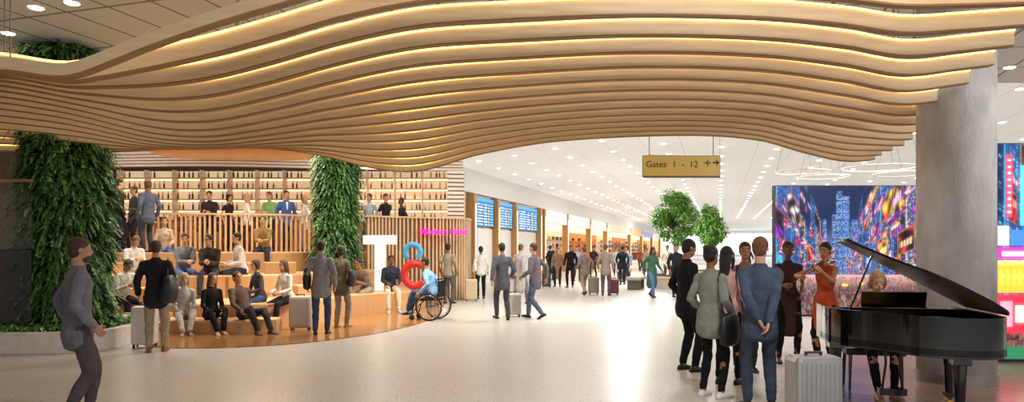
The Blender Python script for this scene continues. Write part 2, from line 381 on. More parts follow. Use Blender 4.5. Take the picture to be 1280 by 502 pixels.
def violin(pd):
    A=pd['N']+V((-.09,.05,.045)); B=pd['hands'][0]+V((.03,.03,.08)); d=(B-A).normalized()
    M=pd['M']; e=empty('violin',M@(A+d*.05),0,'brown wooden violin held under a chin and played','violin')
    e.matrix_world=M@Matrix.Translation(A)@(V((0,1,0)).rotation_difference(d)).to_matrix().to_4x4()
    e.scale=(1,1,1)
    out=[(0,0),(.06,.005),(.10,.05),(.095,.10),(.062,.15),(.058,.19),(.080,.24),(.082,.29),(.05,.345),(0,.355)]
    c=crom([V((a,b,0)) for a,b in out],5); poly=[(q.x,q.y) for q in c]+[(-q.x,q.y) for q in c[::-1][1:-1]]
    g=G().prism(poly,-.02,.02); wm=mat('violin_varnish','#8a3c18',.25,coat=.6,var=.25,scale=12); g.obj('body',wm,e,bevel=.005)
    g=G().box((0,.44,.022),(.026,.20,.02)); g.box((0,.31,.03),(.034,.20,.008)); g.obj('fingerboard',mat('ebony','#0c0a09',.35),e,bevel=.003)
    g=G().cyl((-.016,.57,.02),(.016,.57,.02),.02).box((0,.55,.02),(.022,.05,.03)); g.obj('scroll',wm,e)
    g=G().box((0,.17,.032),(.045,.006,.03)); g.obj('bridge',mat('maple','#c89a5a',.5),e)
    hnd=M@(pd['hands'][1]+V((.0,.05,-.03))); br=e.matrix_world@V((0,.2,.06)); dd=(br-hnd).normalized()
    b=empty('violin_bow',hnd,0,'thin wooden violin bow drawn across the strings','violin bow')
    g=G().tube([dd*-.06,dd*.66],[.006,.005],6); g.obj('stick',wm,b); g=G().tube([dd*-.03+V((0,0,-.02)),dd*.65+V((0,0,-.014))],.003,5); g.obj('hair',mat('horsehair','#e5e0d0',.6),b)
violin(vio)
suitcase(2.68,6.05,0,8,'#a2a4a6','silver ribbed hard-shell suitcase standing beside a man in suit',h=.60,w=.44,metal=.5,rough=.35,handle=False)

person('slim man in grey jacket and dark grey trousers walking past',97,6.3,yaw=-50,h=1.70,pose='walkb',top=('jacket','#6a686f'),bot=('trousers','#4e464a'),shoes='#3a302c',hair=('short','#3a2418'),skin='#a87a60',vox=NEAR,beard='#4a3020',lean=0,ph=.925,feet=((-.06,.10,0,-4),(.06,-.10,.02,12)),hands=((-.23,-.04,.90),(.24,.10,.92)))
p=person('man in black jacket and tan trousers carrying a large black bag',195,10.5,yaw=20,h=1.72,pose='stand',top=('jacket','#26252a'),bot=('trousers','#a18c76'),shoes='#8a4a3a',hair=('short','#4a2f1c'),skin='#c59470',vox=.01)
bag(p,'R','#1a191d',kind='duffel_bag',label='large black duffel bag slung over a shoulder',size=(.56,.26,.36),drop=.36,back=-.12,out=.20)
suitcase(wx(181,11.0),11.0,0,10,'#dcd8d2','white hard-shell suitcase beside a man in black jacket',h=.62,w=.36,handle=False)
p=person('man in grey jacket and blue jeans seen from behind',401,12.6,yaw=8,h=1.74,pose='stand',top=('jacket','#87868a'),bot=('trousers','#3e4f6c'),shoes='#2c2622',hair=('short','#2c1c12'),skin='#c09070',vox=.011)
bag(p,'L','#1a1a1c',kind='backpack',label='dark backpack hanging from one shoulder',size=(.28,.15,.40),drop=.30)
p=person('woman in olive jacket and light trousers',426,13.7,yaw=-12,h=1.66,pose='stand',top=('jacket','#66634f'),bot=('trousers','#9a9084'),shoes='#a07a50',hair=('bob','#2a1a12'),skin='#c08f6e',fem=True)
bag(p,'R','#23201e',kind='backpack',label='small dark backpack on a woman in olive',size=(.24,.14,.32),drop=.30)
suitcase(wx(376,13.3),13.3,0,5,'#b8ada0','beige hard-shell suitcase standing on wooden floor',h=.62,w=.42,handle=False)

person('woman with light blonde hair in grey blouse sitting on low step',230,13.0,0,yaw=-150,h=1.68,pose='sideleg',seat=.25,top=('shirt','#b5b1ad'),bot=('trousers','#c3baae'),shoes='#8a5a3c',hair=('long','#d0b896'),skin='#d0a588',fem=True,feet=((-.05,.66,0,0),(.08,.74,0,0)))
person('woman in black dress sitting with knees drawn up',264,13.0,0,yaw=-140,h=1.68,pose='sideleg',seat=.25,top=('shirt','#1f1e21'),bot=('trousers','#1c1b1f'),shoes='#c8a080',hair=('long','#4b2c1a'),skin='#c89a78',fem=True,feet=((-.05,.60,0,0),(.08,.66,0,0)),head=(20,0))
person('man in dark patterned shirt reclining against a step',306,13.0,0,yaw=-128,h=1.80,pose='recline',seat=.25,top=('shirt','#54443c'),bot=('trousers','#36353c'),shoes='#5a3a28',hair=('short','#2b1b12'),skin='#b98260',feet=((-.10,.70,0,0),(.12,.62,0,0)))
person('man in white and black top holding a tablet on a step',152,13.75,0,yaw=-120,h=1.75,pose='read',seat=.5,top=('shirt','#c4c0bc'),bot=('trousers','#1c1b20'),shoes='#7a4a30',hair=('cap','#2c2c30'),skin='#b07a58')
person('woman in white blouse sitting on wooden tier',360,13.9,0,yaw=150,h=1.66,pose='sit',seat=.5,top=('shirt','#e6ddd6'),bot=('trousers','#1f1d22'),shoes='#222222',hair=('long','#5a3520'),skin='#c89a78',fem=True)
person('person in white shirt bending over a laptop on the tier',165,15.3,.5,yaw=-130,h=1.74,pose='read',seat=.5,top=('shirt','#e2dbd5'),bot=('trousers','#8a7a6c'),shoes='#3a2a20',hair=('short','#7a5230'),skin='#c89a78')
person('man in grey hoodie and jeans sitting on upper tier',229,15.3,.5,yaw=-140,h=1.82,pose='elbows',seat=.5,top=('sweater','#6c6c74'),bot=('trousers','#4d6490'),shoes='#d9d5d0',hair=('short','#35251a'),skin='#c59272',lean=15,head=(-20,6))
person('man in dark jacket leaning elbows on knees',264,15.4,.5,yaw=-165,h=1.82,pose='elbows',seat=.5,top=('jacket','#3b3735'),bot=('trousers','#34323a'),shoes='#2a2220',hair=('short','#20150e'),skin='#b98260',lean=24,head=(-30,0))
person('man in white shirt and dark trousers turned sideways',303,15.6,.5,yaw=130,h=1.82,pose='sit',seat=.5,top=('shirt','#cdc4be'),bot=('trousers','#262a32'),shoes='#2a2220',hair=('short','#2b1b12'),skin='#c59272')
person('woman in dark top sitting among friends',326,14.0,0,yaw=140,h=1.66,pose='sit',seat=.5,top=('shirt','#46454c'),bot=('trousers','#3d4d6c'),shoes='#caa58a',hair=('bob','#3a2418'),skin='#c89a78',fem=True)
person('man in mustard sweater sitting on the deck edge',330,17.3,1.0,yaw=190,h=1.76,pose='elbows',seat=.5,top=('sweater','#9a7a4a'),bot=('trousers','#39404c'),shoes='#d9d5d0',hair=('short','#2a1a12'),skin='#c89a78',lean=14)
person('woman in beige knit sitting on the deck edge',205,16.8,1.0,yaw=-150,h=1.66,pose='sit',seat=.5,top=('sweater','#b8a48c'),bot=('trousers','#4d6490'),shoes='#d9d5d0',hair=('pony','#5a3520'),skin='#c89a78',fem=True)
person('man in brown coat sitting on wooden bench step',460,16.9,0,yaw=150,h=1.76,pose='elbows',seat=.5,top=('jacket','#75665a'),bot=('trousers','#988672'),shoes='#4a3a30',hair=('short','#20150e'),skin='#a87350')
person('man in navy jacket and cream trousers sitting on bench step',488,17.4,0,yaw=200,h=1.76,pose='sit',seat=.5,top=('jacket','#323848'),bot=('trousers','#d6c6b0'),shoes='#c6b59e',hair=('short','#17100c'),skin='#8b5a3c')
DP=[(148,16.6,-40,'man in black coat standing by the bar',('coat','#222126'),'#1c1b20',('short','#20150e'),False,'stand'),
(168,17.5,150,'woman in charcoal jacket holding a drink',('jacket','#42424c'),'#24242a',('short','#4a2f1c'),True,'talk'),
(185,16.9,60,'man in slate suit talking beside the rail',('jacket','#525868'),'#3a4050',('short','#5a3b24'),False,'stand'),
(262,20.0,190,'man in dark shirt leaning at the rail',('shirt','#2a292e'),'#1c1b20',('short','#20150e'),False,'both'),
(286,20.2,-110,'woman in black dress near the bar counter',('dress','#242327'),'#1c1b20',('bob','#20150e'),True,'stand'),
(309,20.0,110,'blonde woman in white blouse with a glass',('shirt','#e4dbd2'),'#2c2a2e',('long','#c29560'),True,'stand'),
(337,20.3,170,'man in green shirt at the rail',('shirt','#7fa86a'),'#2c2a2e',('short','#6b4426'),False,'both'),
(358,20.0,-150,'man in blue blazer with open white shirt',('jacket','#40609a'),'#23262c',('short','#4a2f1c'),False,'stand'),
(381,20.6,120,'woman in white jacket and blonde hair',('jacket','#e0dcd8'),'#8a8078',('long','#c29a66'),True,'stand'),
(462,21.0,150,'man in light blue shirt by the curved wall',('shirt','#a9bccf'),'#39404c',('short','#3a2418'),False,'stand'),
(482,21.0,-120,'man in black t-shirt at the curved wall',('tshirt','#27262b'),'#26252a',('short','#20150e'),False,'stand'),
(502,21.5,120,'woman in dark jacket at the curved wall',('jacket','#302f36'),'#26252a',('short','#20150e'),True,'stand')]
for q in DP:
    person(q[3],q[0],q[1],1.5,yaw=q[2],h=1.70 if q[7] else 1.79,pose=q[8],top=q[4],bot=('trousers',q[5]),hair=q[6],fem=q[7],skin=random.choice(['#c89a78','#b98260','#d0a588','#8b5a3c']),vox=.016,collar='#e6e2de' if 'blazer' in q[3] or 'suit' in q[3] else None)
CP=[(560,19.7,-20,'man in olive patterned shirt and grey trousers',('tshirt','#9a937c'),'#5f5c5c',('short','#20150e'),False,'stand','#8b5a3c'),
(601,21.6,10,'woman in white blouse and black trousers with a suitcase',('shirt','#e4ddd6'),'#1c1b20',('short','#20150e'),True,'stand','#a87350'),
(628,15.3,15,'man in grey jacket walking with a suitcase',('jacket','#5c5c64'),'#454650',('short','#20150e'),False,'tug','#b98260'),
(650,19.5,-40,'person in light grey coat walking away',('coat','#a39e9c'),'#7a7678',('short','#5a4030'),False,'walk','#c89a78'),
(669,15.5,60,'person in dark grey jacket and jeans striding',('jacket','#6c686c'),'#55607a',('short','#4a3020'),False,'walk','#c89a78'),
(697,28.5,170,'woman in camel coat near a shop entrance',('coat','#a08262'),'#2a2a30',('short','#3a2418'),True,'stand','#c89a78'),
(713,28.0,160,'man in black suit near a shop entrance',('jacket','#1f1f24'),'#1b1b20',('short','#20150e'),False,'stand','#b98260'),
(731,23.5,20,'woman in brown cardigan and beige trousers with luggage',('jacket','#85756c'),'#a08c7a',('short','#5a4030'),True,'walk','#c89a78'),
(757,23.0,-15,'man in taupe jacket and plum trousers',('jacket','#9a8b80'),'#66505a',('short','#6b5240'),False,'stand','#c89a78'),
(785,32.0,80,'man in blue shirt walking near planter',('shirt','#7f98ba'),'#2a2a30',('short','#20150e'),False,'walk','#a87350'),
(815,22.2,200,'woman in long green coat and blue jeans striding forward',('coat','#3d6656'),'#5872a0',('long','#1a120e'),True,'walk','#8b5a3c'),
(834,30.0,180,'man in cream jacket',('jacket','#d6cab8'),'#4a4248',('short','#20150e'),False,'stand','#b98260'),
(845,22.5,190,'man in black puffer jacket beside a trolley',('jacket','#26262d'),'#2a2a30',('short','#20150e'),False,'stand','#b98260'),
(770,40.0,180,'traveller in white jacket far along the concourse',('jacket','#dcd8d4'),'#3a3a40',('short','#3a2418'),True,'stand','#c89a78'),
(742,38.0,150,'traveller in dark jacket near the shops',('jacket','#33333a'),'#3a3a40',('short','#20150e'),False,'walk','#b98260'),
(800,48.0,180,'traveller in red top far along the concourse',('shirt','#9a4038'),'#3a3a40',('long','#3a2418'),True,'walk','#c89a78'),
(688,34.0,-60,'traveller in black coat by a shop counter',('coat','#2a2830'),'#2a2830',('short','#20150e'),False,'stand','#c89a78'),
(721,33.0,190,'traveller in grey sweater near a shop',('sweater','#8a8a90'),'#3a3a40',('short','#20150e'),False,'walkb','#c89a78'),
(808,38.0,160,'traveller in tan coat strolling near benches',('coat','#b09878'),'#3a3a40',('bob','#5a3520'),True,'walk','#c89a78'),
(778,30.0,-10,'traveller in black jacket pushing on past the shops',('jacket','#222228'),'#2a2a30',('short','#20150e'),False,'walk','#b98260'),
(935,40.0,180,'traveller in dark clothes near bright windows',('jacket','#3c3a40'),'#33333a',('short','#20150e'),False,'walk','#c89a78')]
for q in CP:
    vx=.013 if q[1]<25 else .02
    person(q[3],q[0],q[1],0,yaw=q[2],h=1.66 if q[7] else 1.74,pose=q[8],top=q[4],bot=('trousers',q[5]),hair=q[6],fem=q[7],skin=q[9],vox=vx)
suitcase(wx(589,20.6),20.6,0,0,'#d6c19c','tan hard-shell suitcase beside a woman in white blouse',h=.62,w=.36,handle=False)
suitcase(wx(641,15.9),15.9,0,10,'#cfcac6','light grey suitcase pulled by a walking man',h=.50,w=.38)
suitcase(wx(742,23.6),23.6,0,0,'#8a8278','grey suitcase rolled beside a woman in brown cardigan',h=.55,w=.36)
suitcase(wx(767,23.4),23.4,0,0,'#6d2f38','dark red suitcase standing beside a man',h=.50,w=.34,handle=False)
suitcase(wx(683,27.5),27.5,0,0,'#4a4650','dark suitcase standing near the shops',h=.55,w=.36)

# wheelchair
wcx,wcy=wx(541,15.2),15.2
wch=empty('wheelchair',(wcx,wcy,0),75,'black wheelchair with large spoked wheels on terrazzo floor','wheelchair')
blk=mat('black_metal','#101012',.35,metal=.5)
chrome=mat('chrome','#b8b8bc',.2,metal=1)
for sg in(-1,1):
    MY=Matrix.Rotation(radians(90+sg*6),3,'Y')
    G().torus((sg*.30,-.02,.31),.295,.018,MY,48,8).obj('wheel',mat('rubber','#181818',.6),wch,smooth=True)
    G().torus((sg*.325,-.02,.31),.255,.009,MY,40,6).obj('handrim',chrome,wch,smooth=True)
    g=G()
    for k in range(16):
        a=2*pi*k/16; g.tube([V((sg*.30,-.02,.31))+MY@V((.03*cos(a),.03*sin(a),0)),V((sg*.30,-.02,.31))+MY@V((.285*cos(a+.3),.285*sin(a+.3),0))],.0035,5)
    g.cyl((sg*.27,-.02,.31),(sg*.33,-.02,.31),.03); g.obj('spokes',chrome,wch)
    G().torus((sg*.2,.42,.065),.052,.013,Matrix.Rotation(radians(90),3,'Y'),20,6).cyl((sg*.2-.01,.42,.065),(sg*.2+.01,.42,.065),.04).obj('caster',mat('rubber','#181818',.6),wch,smooth=True)
g=G()
for sg in(-1,1):
    g.tube([(sg*.21,-.22,.92),(sg*.21,-.20,.46),(sg*.21,.25,.44),(sg*.20,.42,.30),(sg*.17,.56,.14)],.013,8)
    g.tube([(sg*.21,.36,.36),(sg*.2,.42,.13)],.012,6); g.tube([(sg*.21,-.2,.92),(sg*.21,-.30,.93)],.016,6); g.cyl((sg*.21,-.02,.31),(sg*.21,-.02,.45),.012)
g.cyl((-.27,-.02,.31),(.27,-.02,.31),.014); g.obj('frame',blk,wch,smooth=True)
G().box((0,.04,.465),(.40,.44,.04)).obj('seat',fabric('#17171a'),wch,bevel=.015)
G().box((0,-.205,.70),(.40,.03,.36)).obj('backrest',fabric('#17171a'),wch,bevel=.012)
G().box((0,.60,.12),(.36,.14,.02)).obj('footrest',blk,wch,bevel=.004)
person('man in light blue sweater seated in a wheelchair',0,wcy,0,yaw=75,h=1.76,pose='sit',seat=.49,top=('sweater','#86b2e0'),bot=('trousers','#42557a'),shoes='#7c94c8',hair=('short','#20150e'),skin='#b98260',x=wcx,lean=16,hands=((-.30,.18,.58),(.30,.14,.58)),feet=((-.09,.56,.13,0),(.09,.56,.13,0)),vox=.012)

# ================================================================ piano
K=(3.98,7.3,0); pyaw=167
pn=empty('grand_piano',K,pyaw,'glossy black grand piano with raised lid on wooden floor','piano')
pn.scale=(.92,.88,1)
lac=mat('piano_lacquer','#060607',.12,coat=.5,var=.05)
lidm=mat('piano_lid_lacquer','#070708',.38,var=.05,spec=.25)
ctl=crom([V((.72,.30,0)),V((.71,.62,0)),V((.58,.92,0)),(.36,1.12,0),(.20,1.32,0),(.08,1.50,0),(-.14,1.62,0),(-.42,1.62,0),(-.62,1.52,0),(-.72,1.36,0)],6)
G().prism([(-.72,.22),(.72,.22)]+[(q.x,q.y) for q in ctl],.66,.72).obj('bottom_board',lac,pn)
rim=[(q.x,q.y) for q in ctl]; rim=[(.72,.0)]+rim+[(-.72,.0)]
g=G(); rs=[]
for i,(a,b) in enumerate(rim):
    p0=V((a,b,0)); t=(V(rim[min(i+1,len(rim)-1)]+(0,))-V(rim[max(i-1,0)]+(0,))).normalized(); n=V((-t.y,t.x,0))
    rs.append([p0+V((0,0,.64)),p0+V((0,0,1.0)),p0+n*.045+V((0,0,1.0)),p0+n*.045+V((0,0,.64))])
g.rings(rs); g.obj('rim',lac,pn,bevel=.004)
G().prism([(a*.93,max(b,.28)*.97+.02) for a,b in [(-.72,.25),(.72,.25)]+rim[2:-1]],.86,.88).obj('cast_iron_plate',mat('gold_plate','#a77a2c',.35,metal=.8),pn)
g=G()
for i in range(40):
    x0=-.64+i*.03; g.box((x0*.8-.06,.80,.895),(.002,.85-abs(i-8)*.012,.002))
g.obj('strings',mat('steel','#c8c8c8',.25,metal=1),pn)
G().box((0,.11,.70),(1.40,.26,.05)).box((-.68,.1,.75),(.07,.24,.10)).box((.68,.1,.75),(.07,.24,.10)).box((0,.27,.88),(1.36,.03,.20)).obj('keybed',lac,pn,bevel=.006)
g=G()
for i in range(52): g.box((-.61+i*.0237,.085,.735),(.0222,.15,.02))
g.obj('white_keys',mat('ivory','#f0ece2',.25,var=.03),pn)
g=G()
for i in range(51):
    if i%7 not in(1,4): g.box((-.598+i*.0237,.115,.75),(.012,.095,.016))
g.obj('black_keys',lac,pn)
for lx,ly in((-.58,.32),(.58,.34),(-.32,1.36)):
    g=G(); g.box((lx,ly,.62),(.16,.16,.12)).loft([((lx,ly,.58),V((1,0,0)),V((0,1,0)),.068,.068),((lx,ly,.40),V((1,0,0)),V((0,1,0)),.056,.056),((lx,ly,.12),V((1,0,0)),V((0,1,0)),.04,.04)],16,cap=False).box((lx,ly,.12),(.10,.10,.05)).obj('leg',lac,pn,bevel=.008)
    G().cyl((lx-.02,ly,.045),(lx+.02,ly,.045),.045).cyl((lx,ly,.05),(lx,ly,.10),.018).obj('caster',mat('brass','#b88a3a',.3,metal=1),pn,smooth=False)
g=G()
for sg in(-1,1): g.tube([(sg*.09,.40,.68),(sg*.07,.38,.42),(sg*.10,.36,.17)],.014,8)
g.box((0,.35,.13),(.28,.12,.07)); ly=g.obj('pedal_lyre',lac,pn,bevel=.004)
for k in(-1,0,1): G().box((k*.07,.26,.085),(.03,.13,.014)).obj('pedal',mat('brass','#b88a3a',.3,metal=1),ly,bevel=.004)
A=radians(27)
def lidp(x,y,z): u=x+.73; return (-.73+u*cos(A)-z*sin(A),y,1.005+u*sin(A)+z*cos(A))
lp=[(-.73,.36),(.73,.36)]+[(q.x*1.015,q.y*1.01) for q in ctl[2:]]
g=G().prism(lp,0,.022); g.v=[lidp(*v) for v in g.v]; g.obj('lid',lidm,pn)
g=G().prism([(-.72,.38),(.72,.38),(.72,.72),(-.72,.72)],.026,.046); g.v=[lidp(*v) for v in g.v]; g.obj('lid_flap',lidm,pn,bevel=.004)
q=lidp(.40,.62,0); G().tube([(.52,.60,.90),q],.010,8).obj('lid_prop',lac,pn)
M=Matrix.Rotation(radians(-18),3,'X')
G().box((0,.40,1.08),(.66,.015,.16),M=M).box((0,.38,1.0),(.66,.10,.015)).obj('music_stand',lac,pn,bevel=.004)
MP=Matrix.Translation(K)@Matrix.Rotation(radians(pyaw),4,'Z')
bp=MP@V((-.02,-.46,0))
st=empty('piano_bench',(bp.x,bp.y,0),pyaw,'black padded piano bench behind the piano','bench')
G().box((0,0,.44),(.62,.34,.08)).obj('seat',mat('black_leather','#111113',.4,bump=.2),st,bevel=.02)
for a in(-1,1):
    for b in(-1,1): G().tube([(a*.26,b*.13,.41),(a*.27,b*.14,.0)],[.022,.014],8,cap=False).obj('leg',lac,st)
person('pianist in sleeveless black dress playing the grand piano',0,bp.y,0,yaw=pyaw,h=1.70,pose='sit',seat=.48,top=('tank','#1a181d'),bot=('tights','#1a181d'),shoes='#c8a080',hair=('bob','#a27a54'),skin='#cf9c7c',fem=True,vox=NEAR,x=bp.x,lean=14,head=(0,14),hands=((-.22,.44,.80),(.20,.44,.80)),feet=((-.09,.50,0,0),(.09,.56,0,0)),palmdown=True)

# ================================================================ shell
def terrazzo():
    m=bpy.data.materials.new('terrazzo'); m.use_nodes=True; nt=m.node_tree; N=nt.nodes; L=nt.links; b=N['Principled BSDF']
    tc=N.new('ShaderNodeTexCoord'); v=N.new('ShaderNodeTexVoronoi'); v.inputs['Scale'].default_value=11; L.new(tc.outputs['Object'],v.inputs['Vector'])
    r=N.new('ShaderNodeValToRGB'); e=r.color_ramp.elements; e[0].position=.10; e[0].color=(.27,.24,.20,1); e[1].position=.20; e[1].color=lin('#cfcac2')+(1,)
    L.new(v.outputs['Distance'],r.inputs['Fac'])
    n=N.new('ShaderNodeTexNoise'); n.inputs['Scale'].default_value=45; L.new(tc.outputs['Object'],n.inputs['Vector'])
    mx=N.new('ShaderNodeMixRGB'); mx.blend_type='MULTIPLY'; mx.inputs[0].default_value=.5
    r2=N.new('ShaderNodeValToRGB'); r2.color_ramp.elements[0].position=.38; r2.color_ramp.elements[0].color=(.55,.52,.48,1); r2.color_ramp.elements[1].position=.5
    L.new(n.outputs['Fac'],r2.inputs['Fac']); L.new(r.outputs['Color'],mx.inputs[1]); L.new(r2.outputs['Color'],mx.inputs[2]); L.new(mx.outputs[0],b.inputs['Base Color'])
    b.inputs['Roughness'].default_value=.30; b.inputs['Specular IOR Level'].default_value=.45
    return m
struct(G().box((8,60,-.1),(90,160,.2)),'floor',terrazzo())
def tiles(name,col,mort,w,h,rot,msz=.012,rough=.7,es=0,emit=None,offset=0):
    m=bpy.data.materials.new(name); m.use_nodes=True; nt=m.node_tree; N=nt.nodes; L=nt.links; b=N['Principled BSDF']
    tc=N.new('ShaderNodeTexCoord'); mp=N.new('ShaderNodeMapping'); mp.inputs['Rotation'].default_value=(0,0,radians(rot)); L.new(tc.outputs['Object'],mp.inputs['Vector'])
    br=N.new('ShaderNodeTexBrick'); br.offset=offset; br.inputs['Scale'].default_value=1; br.inputs['Brick Width'].default_value=w; br.inputs['Row Height'].default_value=h; br.inputs['Mortar Size'].default_value=msz
    c=lin(col); br.inputs['Color1'].default_value=c+(1,); br.inputs['Color2'].default_value=tuple(v*.95 for v in c)+(1,); br.inputs['Mortar'].default_value=lin(mort)+(1,)
    L.new(mp.outputs[0],br.inputs['Vector']); L.new(br.outputs['Color'],b.inputs['Base Color']); b.inputs['Roughness'].default_value=rough
    if es: L.new(br.outputs['Color'],b.inputs['Emission Color']); b.inputs['Emission Strength'].default_value=es
    return m
struct(G().box((8,75,5.1),(90,122,.2)),'ceiling',tiles('ceiling_tiles','#e2e0dc','#bfbcb6',1.2,1.2,-73,.014,es=.40))  # tiles glow by themselves to brighten the ceiling
struct(G().box((8,-3,5.1),(90,34,.2)),'ceiling_near',tiles('ceiling_tiles_near','#c8c2ba','#77726a',1.5,.75,-73,.025,es=.06))  # near tiles get a fainter glow of their own
pk=plan([(900,5.2),(985,7.0),(1040,9.2),(1090,11.5),(1200,12.3),(1330,12.0)],6)+[(wx(1330,12),12),(9.5,12),(9.5,4.6),(wx(900,5.2),4.6)]
struct(G().prism(pk,-.01,.006),'trim_1',tiles('reddish_planks','#866a60','#40322d',1.6,.14,-20,.006,.20,offset=.5))
fl=plan([(165,12.2),(185,11.1),(240,10.85),(330,11.1),(420,11.9),(490,13.2),(535,15.0),(552,17.2),(556,21)],8)
struct(G().prism(fl+[(wx(165,12.2)-1,21)],-.01,.012),'trim_2',tiles('amber_planks','#a97747','#6a4526',1.6,.13,5,.006,.16,offset=.5))
wl=mat('wall_paint_white','#ececea',.7,var=.03); wd=mat('wall_dark_brown','#4a3c32',.6,var=.15)
struct(G().box((-9.8,27.5,2.5),(12.5,.3,5)),'wall_back',wd)
struct(G().box((-16.5,14,2.5),(.3,27,5)),'wall_left',wd)
D=V((.2925,.9563,0)); DN=V((-.9563,.2925,0)); W0=V((-1.7,29.5,0)); ang=math.degrees(math.atan2(D.y,D.x))
def along(t,n=0,z=0): return W0+D*t+DN*n+V((0,0,z))
def t_of(px): k=(px-640)/F; return (k*29.5+1.7)/(.2925-.956*k)
c=along(50,.15,4.5); struct(G().box(c,(110,.3,1.0),ang),'wall_concourse',wl)
c=along(53,6.3,2.5); struct(G().box(c,(104,.3,5),ang),'wall_shops_rear',mat('wall_cream','#d8c6ae',.7))
c=along(-2.9,.15,2.0); struct(G().box(c,(3.8,.3,3.98),ang),'wall_concourse_near',wl)
R0=V((17,18,0)); 
struct(G().box(R0+D*58+V((0,0,2.5)),(120,.3,5),ang),'wall_right',wl)
fe=along(108,-12,2.5)
struct(G().box(fe,(.3,60,5),ang),'wall_far',wl)
wg=mat('daylight_glazing','#f4f7ff',.3,emit='#f2f6ff',es=1.8)
for i in range(7):
    struct(G().box(along(107.8,-1-3.4*i,2.4),(.1,3.1,3.8),ang),'window_%d'%(i+1),wg)
for i in range(8):
    struct(G().box(R0+D*(50+7*i)+V((0,0,2.4))+DN*.2,(5.8,.1,3.6),ang),'window_%d'%(i+8),wg)

# ---- tiers
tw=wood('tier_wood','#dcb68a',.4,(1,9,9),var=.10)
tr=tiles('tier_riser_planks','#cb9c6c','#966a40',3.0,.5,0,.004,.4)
def tier(front,back,h,label):
    p=plan(front,7)
    g=G().prism(p+back,0.012,h-.045)
    e=empty('seating_tier',(0,0,0),0,label,'stepped seating',group='wooden amphitheatre tiers')
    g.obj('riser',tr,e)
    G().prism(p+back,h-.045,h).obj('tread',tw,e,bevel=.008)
tier([(212,12.75),(260,12.65),(310,12.75),(345,13.0)],[(wx(352,13.32),13.36),(wx(212,13.38),13.42)],.25,'low amber wooden step in front of stepped seating')
tier([(90,14.0),(160,13.75),(210,13.45),(300,13.35),(355,13.75),(405,14.9),(450,16.3),(500,17.2),(532,18.6),(530,20.0)],[(wx(510,20.0),20.0),(wx(505,19.3),19.3),(wx(450,18.3),18.3),(wx(400,16.7),16.7),(wx(330,15.3),15.3),(wx(250,15.0),15.0),(wx(90,15.2),15.2)],.5,'lowest wide curved wooden seating tier')
tier([(70,15.2),(160,14.95),(250,14.95),(330,15.25),(400,16.6),(450,18.2),(500,19.3),(504,19.9)],[(wx(500,20.1),20.1),(wx(450,19.4),19.4),(wx(395,18.2),18.2),(wx(340,16.95),16.95),(wx(250,16.4),16.4),(wx(70,16.5),16.5)],1.0,'middle curved wooden seating tier')
tier([(0,16.6),(150,16.35),(250,16.45),(340,17.0),(395,18.3),(450,19.6),(500,20.4),(550,20.9),(583,21.5)],[(wx(586,23.3),23.3),(-3.7,23.9),(-4.3,27.2),(-16.2,27.2),(-16.2,16.8)],1.5,'raised wooden deck of the bar above the seating')
for i,(hh,dd) in enumerate(((.17,13.1),(.34,13.35))):
    e=empty('stair_step',(wx(185,dd),dd,0),3,'wooden stair step beside the planter','step',group='wooden stair steps')
    G().box((0,.15,hh/2+.005),(.9,.34,hh-.01)).obj('tread',tw,e,bevel=.01)
for (u,dd,zz,ww,rz) in((195,14.35,.5,1.0,2),(390,15.6,.5,.8,35),(285,16.05,1.0,1.1,2),(120,15.9,1.0,1.0,0),(350,16.3,1.0,.7,22)):
    e=empty('seating_block',(wx(u,dd),dd,zz),rz,'pale timber seating block resting on a wooden tier','seating block',group='timber seating blocks')
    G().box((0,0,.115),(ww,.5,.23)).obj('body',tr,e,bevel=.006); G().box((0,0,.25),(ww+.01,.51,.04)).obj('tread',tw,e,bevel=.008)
def slatwall(name,pts,z0,z1,label,m,cap=None,step=.11,w=.05,category='railing'):
    e=empty(name,(0,0,0),0,label,category); c=crom([V((wx(a,b),b,0)) for a,b in pts],40); g=G(); acc=0
    for i in range(1,len(c)):
        acc+=(c[i]-c[i-1]).length
        if acc>=step:
            acc=0; t=(c[i]-c[i-1]).normalized(); g.box(c[i]+V((0,0,(z0+z1)/2)),(w,.05,z1-z0),math.degrees(math.atan2(t.y,t.x)))
    g.obj('slats',m,e)
    rs=[]
    for i in range(0,len(c),6):
        t=(c[min(i+1,len(c)-1)]-c[max(i-1,0)]).normalized(); n=V((-t.y,t.x,0))*.06
        rs.append([c[i]-n+V((0,0,z1)),c[i]+n+V((0,0,z1)),c[i]+n+V((0,0,z1+.05)),c[i]-n+V((0,0,z1+.05))])
    G().rings(rs).obj('top_rail',cap or m,e)
    return e,c
slm=wood('slat_oak','#cfa87c',.45,(6,6,1))
e,c=slatwall('deck_railing',[(176,18.0),(250,18.3),(335,18.7),(395,19.5),(452,20.2)],1.5,2.5,'curved vertical-slat oak railing along the deck',slm)
e,c=slatwall('slatted_wall',[(456,19.55),(500,20.25),(550,20.75),(580,21.3),(588,22.6)],.02,2.5,'curved pale wood slatted wall below the bar',wood('slat_pale','#dcbd94',.5,(6,6,1)),step=.10)
g=G(); rs=[]
for i in range(0,len(c),8):
    q=c[i]; rs.append([q+V((0,.06,.02)),q+V((0,.10,.02)),q+V((0,.10,2.5)),q+V((0,.06,2.5))])
g.rings(rs); g.obj('backing_panel',mat('backing_warm','#94704c',.7),e)
white=mat('sign_white','#f4f0ea',.5,emit='#f4f0ea',es=.5,var=.02)
e=empty('letter_sign',(wx(475,17.9),17.9,.5),0,'large bold white standing letter T on a wooden tier','letter sign')
G().box((0,0,.72),(.27,.16,1.44)).box((-.285,0,1.32),(.30,.16,.24)).box((.285,0,1.32),(.30,.16,.24)).obj('lettering',white,e,bevel=.008)
